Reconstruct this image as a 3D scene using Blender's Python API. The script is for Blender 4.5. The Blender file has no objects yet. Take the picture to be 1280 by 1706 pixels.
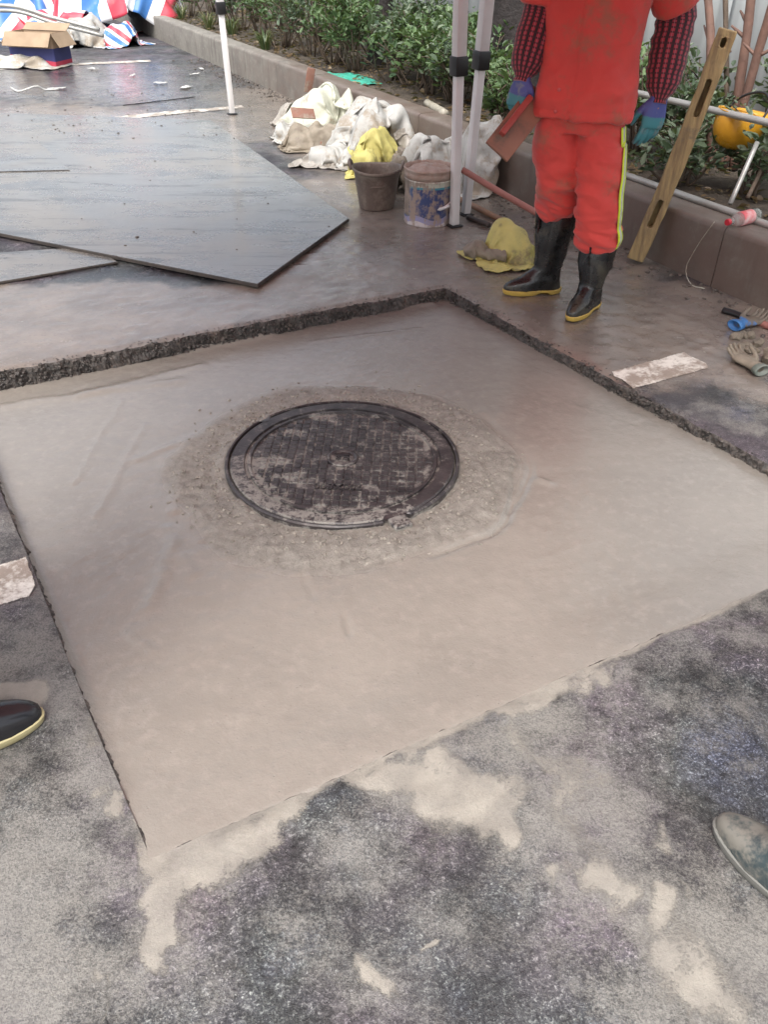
import bpy, bmesh, math, random
import numpy as np
from mathutils import Vector, Matrix, noise as mnoise

random.seed(7); np.random.seed(7)
scene = bpy.context.scene
R = math.radians

# ------------------------------------------------------------------ camera
FPX, PITCH, ROLL, CAMH = 1340.0, 36.2, 0.7, 1.40       # focal length in photo pixels (1280 x 1706)
cam_data = bpy.data.cameras.new('camera')
cam = bpy.data.objects.new('camera', cam_data)
scene.collection.objects.link(cam)
cam_data.sensor_fit = 'HORIZONTAL'; cam_data.sensor_width = 36.0
cam_data.lens = FPX / 1280 * 36.0
cam_data.clip_start = 0.05; cam_data.clip_end = 600
cam.matrix_world = Matrix.Translation((0, 0, CAMH)) @ Matrix.Rotation(R(90 - PITCH), 4, 'X') @ Matrix.Rotation(R(ROLL), 4, 'Z')
scene.camera = cam

# ------------------------------------------------------------------ world, sun, exposure
SUN_EL, SUN_AZ = 58.0, 200.0          # high, diffuse overcast daylight
world = bpy.data.worlds.new('World'); scene.world = world; world.use_nodes = True
wn = world.node_tree; wn.nodes.clear()
sky = wn.nodes.new('ShaderNodeTexSky'); sky.sky_type = 'NISHITA'; sky.sun_disc = False
sky.sun_elevation = R(SUN_EL); sky.sun_rotation = R(SUN_AZ)
sky.air_density = 1.0; sky.dust_density = 6.0; sky.ozone_density = 1.0
hsv = wn.nodes.new('ShaderNodeHueSaturation'); hsv.inputs['Saturation'].default_value = 0.45
bg = wn.nodes.new('ShaderNodeBackground'); bg.inputs['Strength'].default_value = 0.15
wo = wn.nodes.new('ShaderNodeOutputWorld')
wn.links.new(sky.outputs[0], hsv.inputs['Color']); wn.links.new(hsv.outputs[0], bg.inputs['Color']); wn.links.new(bg.outputs[0], wo.inputs[0])
sl = bpy.data.lights.new('sun', 'SUN'); sl.energy = 1.2; sl.angle = R(40); sl.color = (1.0, 0.965, 0.91)
so = bpy.data.objects.new('sun', sl); scene.collection.objects.link(so)
so.rotation_euler = (R(90 - SUN_EL), 0, R(180 - SUN_AZ)); so.location = (0, 0, 20)
vs = scene.view_settings
vs.view_transform = 'Standard'; vs.look = 'None'; vs.gamma = 1.0; vs.use_curve_mapping = False
vs.exposure = 1.12

# ------------------------------------------------------------------ photo pixel -> place
_p, _r = R(PITCH), R(ROLL)
_fw = Vector((0, math.cos(_p), -math.sin(_p))); _rt0 = Vector((1, 0, 0)); _up0 = _rt0.cross(_fw)
_rt = _rt0 * math.cos(_r) + _up0 * math.sin(_r); _up = -_rt0 * math.sin(_r) + _up0 * math.cos(_r)
def ray(px, py): return _fw * FPX + _rt * (px - 640) - _up * (py - 853)
def P(px, py, z=0.0):                                   # the point of the plane at height z
    d = ray(px, py); return Vector((0, 0, CAMH)) + d * ((z - CAMH) / d.z)
def at(px, py, Y):                                      # the point at distance Y down the street
    d = ray(px, py); return Vector((0, 0, CAMH)) + d * (Y / d.y)

# ------------------------------------------------------------------ object helpers
col = scene.collection
def link(name, me, m=None, parent=None, smooth=True):
    o = bpy.data.objects.new(name, me); col.objects.link(o)
    if m is not None:
        for mm in (m if isinstance(m, (list, tuple)) else [m]): me.materials.append(mm)
    if smooth and len(me.polygons): me.polygons.foreach_set('use_smooth', [True] * len(me.polygons))
    if parent is not None: o.parent = parent
    return o
def tag(o, label=None, cat=None, group=None, kind=None):
    if label: o['label'] = label
    if cat: o['category'] = cat
    if group: o['group'] = group
    if kind: o['kind'] = kind
    return o
def empty(name, loc, label, cat, group=None, rz=0.0):
    o = bpy.data.objects.new(name, None); col.objects.link(o); o.location = loc; o.rotation_euler = (0, 0, rz)
    o.empty_display_size = 0.1
    return tag(o, label, cat, group)
def bm_obj(name, bm, m, parent=None, smooth=True, world=None):
    me = bpy.data.meshes.new(name)
    bmesh.ops.recalc_face_normals(bm, faces=bm.faces[:])
    bm.to_mesh(me); bm.free()
    if world is not None: me.transform(world)
    return link(name, me, m, parent, smooth)
def localise(o):                                        # vertices given in world space, parent an Empty without rotation
    o.data.transform(Matrix.Translation(-o.parent.location)); return o
def sharp(o, deg=35):
    me = o.data
    bm = bmesh.new(); bm.from_mesh(me)
    for e in bm.edges:
        if len(e.link_faces) == 2 and e.calc_face_angle(0) > R(deg): e.smooth = False
    bm.to_mesh(me); bm.free(); return o
def pydata(name, v, f, m, parent=None, smooth=True):
    me = bpy.data.meshes.new(name); me.from_pydata(v, [], f); me.update()
    return link(name, me, m, parent, smooth)
def box(bm, c, s, rot=None, bevel=0.0, mat_i=0):
    M4 = Matrix.Translation(c) @ (rot.to_4x4() if rot is not None else Matrix.Identity(4)) @ Matrix.Diagonal((s[0], s[1], s[2], 1))
    r = bmesh.ops.create_cube(bm, size=1.0, matrix=M4)
    fs = list({f for v in r['verts'] for f in v.link_faces})
    for f in fs: f.material_index = mat_i
    if bevel > 0:
        es = list({e for v in r['verts'] for e in v.link_edges})
        bmesh.ops.bevel(bm, geom=es, offset=bevel, segments=2, profile=0.5, affect='EDGES')
    return bm
def frames(pts):
    T = []
    for i in range(len(pts)):
        a = pts[max(i - 1, 0)]; b = pts[min(i + 1, len(pts) - 1)]
        T.append((b - a).normalized())
    return T
def cr(ctrl, n):                                        # Catmull-Rom through tuples of numbers
    A = np.array(ctrl, float); k = len(A)
    if k == 2: return [A[0] * (1 - t) + A[1] * t for t in np.linspace(0, 1, n)]
    ext = np.vstack([2 * A[0] - A[1], A, 2 * A[-1] - A[-2]])
    out = []
    for t in np.linspace(0, k - 1, n):
        i = min(int(t), k - 2); f = t - i
        p0, p1, p2, p3 = ext[i], ext[i + 1], ext[i + 2], ext[i + 3]
        out.append(0.5 * (2 * p1 + (p2 - p0) * f + (2 * p0 - 5 * p1 + 4 * p2 - p3) * f * f + (3 * p1 - p0 - 3 * p2 + p3) * f ** 3))
    return out
def loft_pts(ctrl, n=24, seg=20, ref=(1, 0, 0), disp=None, power=2.0):
    rows = cr(ctrl, n); pts = [Vector(r[:3]) for r in rows]; T = frames(pts)
    rings = []
    L = 0.0
    for i, (p, t) in enumerate(zip(pts, T)):
        if i: L += (pts[i] - pts[i - 1]).length
        x = Vector(ref) - t * Vector(ref).dot(t); x.normalize(); y = t.cross(x)
        rx, ry = max(rows[i][3], 1e-4), max(rows[i][4] if len(rows[i]) > 4 else rows[i][3], 1e-4)
        ring = []
        for k in range(seg):
            a = 2 * math.pi * k / seg
            ca, sa = math.cos(a), math.sin(a)
            e = 2.0 / power
            cx, sy = math.copysign(abs(ca) ** e, ca), math.copysign(abs(sa) ** e, sa)
            d = x * cx * rx + y * sy * ry
            if disp:
                nn = d.normalized(); d = d + nn * disp(p + d, L, a)
            ring.append(p + d)
        rings.append(ring)
    return rings
def loft(bm, ctrl, n=24, seg=20, ref=(1, 0, 0), disp=None, caps=True, uv=False, power=2.0):
    rings = loft_pts(ctrl, n, seg, ref, disp, power)
    return rings_to_bm(bm, rings, caps, uv)
def rings_to_bm(bm, rings, caps=True, uv=False, uscale=1.0):
    vs_ = [[bm.verts.new(p) for p in r] for r in rings]
    seg = len(rings[0]); ul = bm.loops.layers.uv.verify() if uv else None
    L = 0.0
    for i in range(len(rings) - 1):
        l0 = L; L += (sum(rings[i + 1], Vector()) / seg - sum(rings[i], Vector()) / seg).length
        for k in range(seg):
            k2 = (k + 1) % seg
            f = bm.faces.new((vs_[i][k], vs_[i][k2], vs_[i + 1][k2], vs_[i + 1][k])); f.smooth = True
            if uv:
                for lp, q in zip(f.loops, ((k, l0), (k + 1, l0), (k + 1, L), (k, L))): lp[ul].uv = (q[0] / seg * uscale, q[1])
    if caps:
        bm.faces.new(list(reversed(vs_[0]))); bm.faces.new(vs_[-1])
    return bm
def tube(bm, pts, r, seg=10, n=None):
    pts = [Vector(p) for p in pts]
    rr = r if isinstance(r, (list, tuple)) else [r] * len(pts)
    d = pts[-1] - pts[0]; ref = (1, 0, 0) if abs(d.normalized().x) < 0.8 else (0, 0.3, 1)
    return loft(bm, [(*p, q, q) for p, q in zip(pts, rr)], n or max(len(pts), 2), seg, ref)
def lathe(bm, prof, seg=40, jit=None, uv=False):
    rings = []
    for (r, z) in prof:
        rings.append([Vector((r * math.cos(2 * math.pi * k / seg), r * math.sin(2 * math.pi * k / seg), z)) + (jit(k, r, z) if jit else Vector()) for k in range(seg)])
    return rings_to_bm(bm, rings, True, uv)
def remesh(bm, voxel, smooth_it=2, name='tmp'):
    me = bpy.data.meshes.new(name); bmesh.ops.recalc_face_normals(bm, faces=bm.faces[:]); bm.to_mesh(me); bm.free()
    o = bpy.data.objects.new(name, me); col.objects.link(o)
    md = o.modifiers.new('r', 'REMESH'); md.mode = 'VOXEL'; md.voxel_size = voxel; md.adaptivity = 0.0
    if smooth_it:
        s = o.modifiers.new('s', 'SMOOTH'); s.iterations = smooth_it; s.factor = 0.5
    dg = bpy.context.evaluated_depsgraph_get(); dg.update()
    out = bpy.data.meshes.new_from_object(o.evaluated_get(dg))
    bpy.data.objects.remove(o); bpy.data.meshes.remove(me)
    return out
def displace_mesh(me, fn):
    co = np.empty(len(me.vertices) * 3, np.float32); no = np.empty_like(co)
    me.vertices.foreach_get('co', co); me.vertices.foreach_get('normal', no)
    co = co.reshape(-1, 3); no = no.reshape(-1, 3)
    for i in range(len(co)):
        p = Vector(co[i]); co[i] += no[i] * fn(p)
    me.vertices.foreach_set('co', co.ravel()); me.update(); return me

# vectorised value noise for ground sheets
def _hash(ix, iy, s):
    h = (ix.astype(np.int64) * 374761393 + iy.astype(np.int64) * 668265263 + s * 974634777) & 0xffffffff
    h = ((h ^ (h >> 13)) * 1274126177) & 0xffffffff
    return ((h ^ (h >> 16)) & 0xffff) / 65535.0
def vnoise(x, y, s=0):
    ix, iy = np.floor(x), np.floor(y); fx, fy = x - ix, y - iy
    fx = fx * fx * (3 - 2 * fx); fy = fy * fy * (3 - 2 * fy)
    a, b, c, d = _hash(ix, iy, s), _hash(ix + 1, iy, s), _hash(ix, iy + 1, s), _hash(ix + 1, iy + 1, s)
    return (a * (1 - fx) + b * fx) * (1 - fy) + (c * (1 - fx) + d * fx) * fy
def fbm(x, y, s=0, o=4):
    t = np.zeros_like(x); amp = 0.5; tot = 0
    for i in range(o):
        t += amp * vnoise(x, y, s + i * 17); tot += amp; x = x * 2.03 + 11.3; y = y * 2.03 - 7.1; amp *= 0.5
    return t / tot
def sstep(a, b, x):
    t = np.clip((x - a) / (b - a), 0, 1); return t * t * (3 - 2 * t)

# ------------------------------------------------------------------ materials
class NB:
    def __init__(s, name):
        s.m = bpy.data.materials.new(name); s.m.use_nodes = True; s.t = s.m.node_tree; s.t.nodes.clear()
        s.out = s.t.nodes.new('ShaderNodeOutputMaterial'); s.b = s.t.nodes.new('ShaderNodeBsdfPrincipled')
        s.t.links.new(s.b.outputs[0], s.out.inputs[0])
    def set(s, sock, v):
        if isinstance(v, bpy.types.NodeSocket): s.t.links.new(v, sock)
        elif isinstance(v, (tuple, list)) and len(v) == 3 and sock.type == 'RGBA': sock.default_value = (*v, 1)
        else: sock.default_value = v
    def n(s, typ, _p=None, _o=0, **ins):
        nd = s.t.nodes.new('ShaderNode' + typ)
        for k, v in (_p or {}).items(): setattr(nd, k, v)
        for k, v in ins.items():
            key = int(k[1:]) if k[0] == 'i' and k[1:].isdigit() else k.replace('_', ' ')
            s.set(nd.inputs[key], v)
        return nd.outputs[_o]
    def coord(s, which='Object'):
        nd = s.t.nodes.new('ShaderNodeTexCoord'); return nd.outputs[which]
    def attr(s, name, out='Fac'):
        nd = s.t.nodes.new('ShaderNodeAttribute'); nd.attribute_name = name; return nd.outputs[out]
    def noise(s, vec, scale, detail=4, rough=0.55, dist=0.0, o='Fac'):
        nd = s.t.nodes.new('ShaderNodeTexNoise'); s.t.links.new(vec, nd.inputs['Vector'])
        nd.inputs['Scale'].default_value = scale; nd.inputs['Detail'].default_value = detail
        nd.inputs['Roughness'].default_value = rough; nd.inputs['Distortion'].default_value = dist
        return nd.outputs[o]
    def vor(s, vec, scale, feature='F1', o='Distance', rnd=1.0):
        nd = s.t.nodes.new('ShaderNodeTexVoronoi'); nd.feature = feature; s.t.links.new(vec, nd.inputs['Vector'])
        nd.inputs['Scale'].default_value = scale; nd.inputs['Randomness'].default_value = rnd
        return nd.outputs[o]
    def mr(s, v, a, b, c=0.0, d=1.0, smooth=True):
        nd = s.t.nodes.new('ShaderNodeMapRange'); nd.interpolation_type = 'SMOOTHSTEP' if smooth else 'LINEAR'
        s.set(nd.inputs['Value'], v)
        for k, q in (('From Min', a), ('From Max', b), ('To Min', c), ('To Max', d)): s.set(nd.inputs[k], q)
        return nd.outputs[0]
    def mx(s, f, a, b, mode='MIX'):
        nd = s.t.nodes.new('ShaderNodeMix'); nd.data_type = 'RGBA'; nd.blend_type = mode
        s.set(nd.inputs[0], f); s.set(nd.inputs[6], a); s.set(nd.inputs[7], b); return nd.outputs[2]
    def math(s, op, a, b=0.0, c=None, clamp=False):
        nd = s.t.nodes.new('ShaderNodeMath'); nd.operation = op; nd.use_clamp = clamp
        s.set(nd.inputs[0], a); s.set(nd.inputs[1], b)
        if c is not None: s.set(nd.inputs[2], c)
        return nd.outputs[0]
    def ramp(s, v, stops, mode='LINEAR'):
        nd = s.t.nodes.new('ShaderNodeValToRGB'); cr_ = nd.color_ramp; cr_.interpolation = mode
        while len(cr_.elements) < len(stops): cr_.elements.new(0.5)
        for e, (p, c) in zip(cr_.elements, stops): e.position = p; e.color = (*c, 1)
        s.set(nd.inputs[0], v); return nd.outputs[0]
    def bump(s, h, strength=0.3, dist=0.01, nrm=None):
        nd = s.t.nodes.new('ShaderNodeBump'); nd.inputs['Strength'].default_value = strength; nd.inputs['Distance'].default_value = dist
        s.set(nd.inputs['Height'], h)
        if nrm is not None: s.set(nd.inputs['Normal'], nrm)
        return nd.outputs[0]
    def fin(s, color=None, rough=None, normal=None, metal=None, **kw):
        if color is not None: s.set(s.b.inputs['Base Color'], color)
        if rough is not None: s.set(s.b.inputs['Roughness'], rough)
        if normal is not None: s.set(s.b.inputs['Normal'], normal)
        if metal is not None: s.set(s.b.inputs['Metallic'], metal)
        for k, v in kw.items(): s.set(s.b.inputs[k.replace('_', ' ')], v)
        return s.m
MUD = (0.25, 0.20, 0.16)
def pbr(name, c1, c2=None, scale=6, rough=0.6, rvar=0.15, bump=0.2, bscale=60, bdist=0.004, dirt=0.0, dcol=MUD, dscale=5, metal=0.0, **kw):
    b = NB(name); co = b.coord()
    n1 = b.noise(co, scale, 5, 0.6)
    c = b.mx(b.mr(n1, 0.3, 0.7), c1, c2 or tuple(x * 0.75 for x in c1))
    rg = b.mr(b.noise(co, scale * 2.3, 3), 0.3, 0.7, rough - rvar / 2, rough + rvar / 2)
    if dirt > 0:
        d = b.mr(b.math('ADD', b.noise(co, dscale, 6, 0.65), b.math('MULTIPLY', b.noise(co, dscale * 9, 3), 0.25)), 0.98 - dirt * 0.62, 0.98 - dirt * 0.62 + 0.22)
        c = b.mx(d, c, dcol); rg = b.math('ADD', rg, b.math('MULTIPLY', d, 0.12))
        if metal: metal = b.math('MULTIPLY', b.math('SUBTRACT', 1.0, d), metal)
    nm = b.bump(b.noise(co, bscale, 4, 0.6), bump, bdist) if bump else None
    return b.fin(c, rg, nm, metal, **kw)

# ================================================================== THE SETTING
# cut-out in the road: corners from the photograph, laid on the ground
cBL, cL, cT, cR = P(250, 1430), P(-46, 620), P(742, 477), P(1492, 864)
O2 = np.array(cBL[:2]); E1 = (np.array(cR[:2]) - O2 + np.array(cT[:2]) - np.array(cL[:2])) / 2; E2 = (np.array(cL[:2]) - O2 + np.array(cT[:2]) - np.array(cR[:2])) / 2
UW, VW = float(np.linalg.norm(E1)), float(np.linalg.norm(E2)); E1 /= UW; E2 /= VW
def uv2w(u, v): return O2[0] + E1[0] * u + E2[0] * v, O2[1] + E1[1] * u + E2[1] * v
_inv = np.linalg.inv(np.array([E1, E2]).T)
def w2uv(x, y): q = _inv @ (np.array([x, y]) - O2); return float(q[0]), float(q[1])
# kerb line
K0, K1 = P(1280, 521), P(259, 64)
KD = (K1 - K0).normalized(); KN = Vector((-KD.y, KD.x, 0));
if KN.x < 0: KN = -KN
KH = 0.285
def K(s, t, z=0.0): return K0 + KD * s + KN * t + Vector((0, 0, z))
def kst(p): d = Vector((p[0], p[1], 0)) - K0; return d.dot(KD), d.dot(KN)

# ---- stains: strokes given by photo pixels, laid out in metres on the ground
def seg_d(X, Y, a, b):
    ax, ay = a[0], a[1]; dx, dy = b[0] - ax, b[1] - ay; L2 = dx * dx + dy * dy + 1e-9
    t = np.clip(((X - ax) * dx + (Y - ay) * dy) / L2, 0, 1)
    return np.hypot(X - ax - t * dx, Y - ay - t * dy)
def strokes(X, Y, lst, seed):
    wx = X + 0.065 * (fbm(X * 6, Y * 6, seed) - 0.5) * 2 + 0.045 * (fbm(X * 17, Y * 17, seed + 5) - 0.5) * 2
    wy = Y + 0.065 * (fbm(X * 6, Y * 6, seed + 9) - 0.5) * 2 + 0.045 * (fbm(X * 17, Y * 17, seed + 3) - 0.5) * 2
    out = np.zeros_like(X)
    for (x0, y0, x1, y1, r, amp) in lst:
        a, b = P(x0, y0), P(x1, y1)
        out = np.maximum(out, amp * (1 - sstep(0.0, 2.3, seg_d(wx, wy, a, b) / r)))
    return out
CEM = [  # cement slurry dragged over the road: pixel from, pixel to, radius in metres, strength
    (262, 1440, 290, 1540, .045, 1), (300, 1425, 520, 1325, .030, 1), (250, 1480, 330, 1440, .045, 1), (650, 1275, 820, 1400, .050, .95),
    (640, 1258, 700, 1290, .03, .9), (760, 1215, 850, 1180, .035, .9), (850, 1190, 1000, 1110, .034, .85), (270, 1435, 640, 1262, .022, .95), (700, 1240, 1000, 1105, .024, .85), (300, 1440, 400, 1400, .05, .95), (640, 1262, 760, 1330, .05, .9), (860, 1220, 900, 1260, .05, .6), (560, 1300, 640, 1255, .012, .8), (720, 1290, 830, 1340, .05, .8),
    (880, 1230, 960, 1310, .055, .7), (940, 1340, 1000, 1470, .050, .75), (980, 1470, 1020, 1505, .03, 1), (1070, 1480, 1100, 1525, .028, 1),
    (1080, 1380, 1110, 1400, .02, .8), (1130, 1590, 1200, 1660, .06, .8), (1130, 1480, 1150, 1510, .018, .8), (600, 1620, 640, 1650, .028, .85),
    (725, 1568, 755, 1572, .010, 1), (0, 1150, 50, 1158, .04, .9), (190, 1365, 225, 1385, .012, 1), (205, 1400, 235, 1415, .012, 1), (215, 1260, 222, 1300, .01, .8),
    (150, 1600, 160, 1690, .012, .7), (1010, 1085, 1060, 1060, .03, .7), (500, 1500, 520, 1530, .03, .4), (560, 1385, 590, 1400, .025, .6), (150, 1180, 175, 1240, .025, .7), (160, 1330, 180, 1350, .02, .8),
]
DUST = [  # thin dry film of cement dust
    (0, 1060, 60, 1140, .16, .75), (0, 1300, 140, 1330, .14, .55), (20, 1460, 60, 1700, .18, .8), (100, 1400, 140, 1500, .10, .6), (130, 1250, 190, 1330, .10, .75), (220, 1530, 300, 1640, .10, .6),
    (880, 1200, 960, 1330, .16, .75), (700, 1260, 850, 1380, .12, .75), (960, 1330, 1050, 1470, .14, .7), (1100, 1520, 1200, 1640, .16, .8), (1020, 1100, 1250, 1010, .14, .55), (1230, 1500, 1290, 1640, .14, .6), (1140, 1160, 1270, 1250, .16, .42), (620, 1560, 640, 1680, .10, .5), (560, 1380, 620, 1420, .10, .5), (450, 1500, 540, 1540, .10, .42), (1040, 1330, 1100, 1420, .10, .5), (760, 1440, 800, 1520, .10, .4), (0, 900, 60, 1000, .2, .6), (1080, 680, 1260, 700, .12, .5), (60, 160, 400, 190, 1.2, .5), (0, 560, 300, 560, .3, .5),
]
MUDS = [  # wet brown film left by washing down
    (560, 420, 900, 420, .55, 1), (700, 440, 1100, 560, .42, 1), (950, 580, 1180, 540, .30, 1), (1100, 500, 1240, 560, .28, .9),
    (470, 500, 700, 455, .30, .95), (200, 530, 500, 500, .28, .9), (0, 560, 250, 560, .30, .9), (0, 505, 430, 505, .22, .95), (0, 600, 300, 545, .2, .9), (560, 330, 760, 330, .5, .9),
    (620, 270, 420, 160, .5, .75), (250, 210, 480, 210, .7, .7), (0, 200, 300, 220, .9, .65), (60, 190, 160, 200, .6, .7), (980, 330, 850, 330, .4, .8), (1180, 600, 1280, 660, .15, .6),
]
def growth(a, b, step, mid, far):
    fine = list(np.arange(a, b + 1e-6, step)); hi = []; x = b; st = step
    while x < mid: st = min(st * 1.12, 0.055); x += st; hi.append(x)
    while x < far: st *= 1.35; x += st; hi.append(x)
    lo = []; x = a; st = step
    while x > -far: st *= 1.3; x -= st; lo.append(x)
    return lo[::-1] + fine + hi
def lines_with(a, b, w, step, mid, far):
    n0 = int(round(-a / step)); n1 = int(round(w / step)); s1 = w / n1
    fine = [-i * step for i in range(n0, 0, -1)] + [i * s1 for i in range(n1 + 1)]
    x = w
    while x < b: x += step; fine.append(x)
    hi = []; st = step
    while x < mid: st = min(st * 1.12, 0.055); x += st; hi.append(x)
    while x < far: st *= 1.35; x += st; hi.append(x)
    lo = []; x = fine[0]; st = step
    while x > -far: st *= 1.3; x -= st; lo.append(x)
    full = lo[::-1] + fine + hi
    i0 = len(lo) + n0; return np.array(full), i0, i0 + n1
US, ui0, ui1 = lines_with(-1.0, 2.9, UW, 0.014, 4.6, 90)
VS, vi0, vi1 = lines_with(-0.8, 3.0, VW, 0.014, 12.0, 120)
def edge_jit(s, k): return (0.30 if k in (0, 2) else 1.0) * edge_jit0(s, k)
def edge_jit0(s, k): return 0.012 * (fbm(np.asarray(s) * 3.2, np.asarray(s) * 0 + k * 3.1, 40 + k, 3) - 0.5) * 2 + (0.001 if k in (0, 2) else 0.0065) * (fbm(np.asarray(s) * 60.0, np.asarray(s) * 0 + k * 1.7, 60 + k, 2) - 0.5) * 2
UU, VV = np.meshgrid(US, VS, indexing='ij')
nu, nv = UU.shape
Uj, Vj = UU.copy(), VV.copy()
def sidejit(arr, base, idx, k, axis):
    for off in range(-3, 4):
        w = 1 - abs(off) / 4.0
        if axis == 0: arr[idx + off, :] += w * edge_jit(base, k)
        else: arr[:, idx + off] += w * edge_jit(base, k)
inside_v = (VS > -0.02) & (VS < VW + 0.02)
sidejit(Uj, VS, ui0, 0, 0); sidejit(Uj, VS, ui1, 1, 0)
sidejit(Vj, US, vi0, 2, 1); sidejit(Vj, US, vi1, 3, 1)
GX = O2[0] + E1[0] * Uj + E2[0] * Vj; GY = O2[1] + E1[1] * Uj + E2[1] * Vj
near = np.exp(-np.maximum(np.hypot(GX, GY) - 8, 0) / 6)
GZ = (0.006 * (fbm(GX * 1.3, GY * 1.3, 3) - 0.5) * 2 + 0.0035 * (fbm(GX * 22, GY * 22, 5, 3) - 0.5) * 2) * near
# crumbling lip at the cut
du = np.maximum(np.maximum(-Uj, Uj - UW), 0); dv = np.maximum(np.maximum(-Vj, Vj - VW), 0); dedge = np.hypot(du, dv)
GZ -= (1 - sstep(0, 0.03, dedge)) * 0.006 * (0.4 + 1.2 * fbm(GX * 30, GY * 30, 8, 2))
cem = strokes(GX, GY, CEM, 21) * (0.66 + 0.55 * fbm(GX * 9, GY * 9, 27)); mud = strokes(GX, GY, MUDS, 33)
cem = np.maximum(cem, 0.95 * (1 - sstep(0.0, 0.05, dedge + 0.05 * (fbm(GX * 7, GY * 7, 77) - 0.35))) * sstep(0.2, -0.02, Vj) * 0.9)
GZ += 0.0035 * np.clip(cem - 0.35, 0, 1) * (.6 + .8 * fbm(GX * 40, GY * 40, 29, 2))
wet2 = strokes(GX, GY, [(0, 560, 380, 520, .30, 1), (0, 500, 260, 480, .25, 1), (0, 210, 420, 215, .8, .8), (120, 130, 400, 150, 1.2, .8)], 47)
wetm = np.clip(np.maximum(mud * .8, wet2) + 0.6 * (fbm(GX * 1.1, GY * 1.1, 91) - 0.45), 0, 1)
vidx = np.arange(nu * nv).reshape(nu, nv)
q = np.stack([vidx[:-1, :-1], vidx[1:, :-1], vidx[1:, 1:], vidx[:-1, 1:]], -1)
keep = np.ones((nu - 1, nv - 1), bool); keep[ui0:ui1, vi0:vi1] = False
faces = q[keep]
def grid_mesh(name, X, Y, Z, faces):
    me = bpy.data.meshes.new(name)
    n = X.size; me.vertices.add(n); me.vertices.foreach_set('co', np.stack([X.ravel(), Y.ravel(), Z.ravel()], -1).astype(np.float32).ravel())
    f = faces.reshape(-1, 4); me.loops.add(f.size); me.loops.foreach_set('vertex_index', f.astype(np.int32).ravel())
    me.polygons.add(len(f)); me.polygons.foreach_set('loop_start', np.arange(0, f.size, 4, dtype=np.int32)); me.polygons.foreach_set('loop_total', np.full(len(f), 4, np.int32))
    me.update(calc_edges=True); me.validate(); return me
def add_attr(me, name, arr):
    a = me.attributes.new(name, 'FLOAT', 'POINT'); a.data.foreach_set('value', arr.astype(np.float32).ravel())

# asphalt material
b = NB('asphalt'); co = b.coord()
grit = b.vor(co, 330, 'F1', 'Color'); gsep = b.n('SeparateColor', Color=grit)
gd = b.vor(co, 330, 'SMOOTH_F1', 'Distance'); fine = b.noise(co, 420, 2, 0.8); mid_ = b.noise(co, 120, 4, 0.75)
g = b.math('MULTIPLY', b.math('POWER', gsep, 2.6), b.mr(mid_, 0.35, 0.68))
acol = b.mx(g, (0.018, 0.018, 0.022), (0.21, 0.205, 0.205))
acol = b.mx(b.mr(b.noise(co, 3.1, 3), 0.35, 0.65), acol, b.mx(0.35, acol, (0.085, 0.075, 0.072)))
lum = b.mr(b.noise(co, 42, 8, 0.82), 0.32, 0.68, 0.25, 2.3); acol = b.mx(1.0, acol, b.n('CombineColor', Red=lum, Green=lum, Blue=lum), 'MULTIPLY')
lm2 = b.mr(b.noise(co, 4.3, 6, 0.66), 0.36, 0.64, 0.34, 1.35); acol = b.mx(1.0, acol, b.n('CombineColor', Red=lm2, Green=lm2, Blue=lm2), 'MULTIPLY')
tn = b.noise(co, 3.3, 3, 0.5); tnt = b.ramp(tn, [(0.30, (0.82, 0.94, 1.20)), (0.43, (0.94, 1.05, 0.98)), (0.52, (1.0, 1.0, 1.0)), (0.60, (1.06, 0.96, 1.08)), (0.72, (1.16, 1.03, 0.90))]); acol = b.mx(1.0, acol, tnt, 'MULTIPLY')
acol = b.mx(b.mr(fine, 0.66, 0.76), acol, (0.50, 0.48, 0.46)); acol = b.mx(b.mr(b.noise(co, 1.3, 3), 0.45, 0.65, 0.0, 0.35), acol, (0.070, 0.060, 0.074))
dsa = b.attr('dust'); sp1 = b.noise(co, 190, 4, 0.85); sp2 = b.noise(co, 8, 9, 0.74)
dn_ = b.math('ADD', b.math('MULTIPLY', dsa, 0.52), b.math('ADD', b.math('MULTIPLY', sp1, 0.85), b.math('MULTIPLY', sp2, 1.35)))
dust = b.mr(dn_, 1.25, 1.64)
acol = b.mx(b.math('MULTIPLY', dust, b.mr(gsep, 0.0, 0.8, 0.55, 0.95)), acol, b.mx(b.noise(co, 2.2, 3), (0.225, 0.215, 0.188), (0.165, 0.162, 0.160)))
cemv = b.attr('cem'); mudv = b.attr('mud'); wetv = b.attr('wet')
gr = b.math('ADD', b.math('MULTIPLY', b.noise(co, 19, 9, 0.76), 0.60), b.math('MULTIPLY', sp1, 1.0))
cf = b.math('MULTIPLY', b.mr(b.math('SUBTRACT', b.math('MULTIPLY', cemv, 1.25), gr), -0.18, 0.14), b.mr(sp1, .3, .7, .75, .95))
ccol = b.mx(b.mr(b.noise(co, 14, 5), 0.3, 0.7), (0.30, 0.28, 0.24), (0.215, 0.20, 0.175))
gr2 = b.math('ADD', b.math('MULTIPLY', b.noise(co, 6, 6, 0.68), 0.9), b.math('MULTIPLY', b.noise(co, 90, 3), 0.3))
mf = b.mr(b.math('SUBTRACT', b.math('MULTIPLY', mudv, 1.45), gr2), -0.1, 0.35)
mcol = b.mx(b.mr(b.noise(co, 5, 6, 0.6), 0.3, 0.7), (0.228, 0.192, 0.160), (0.160, 0.137, 0.118))
mcol = b.mx(b.mr(b.noise(co, 70, 3), 0.55, 0.8), mcol, (0.12, 0.10, 0.09))
c = b.mx(b.math('MULTIPLY', mf, 0.94), acol, mcol); c = b.mx(cf, c, ccol)
rough = b.mr(wetv, 0.0, 1.0, 0.55, 0.14)
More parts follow.
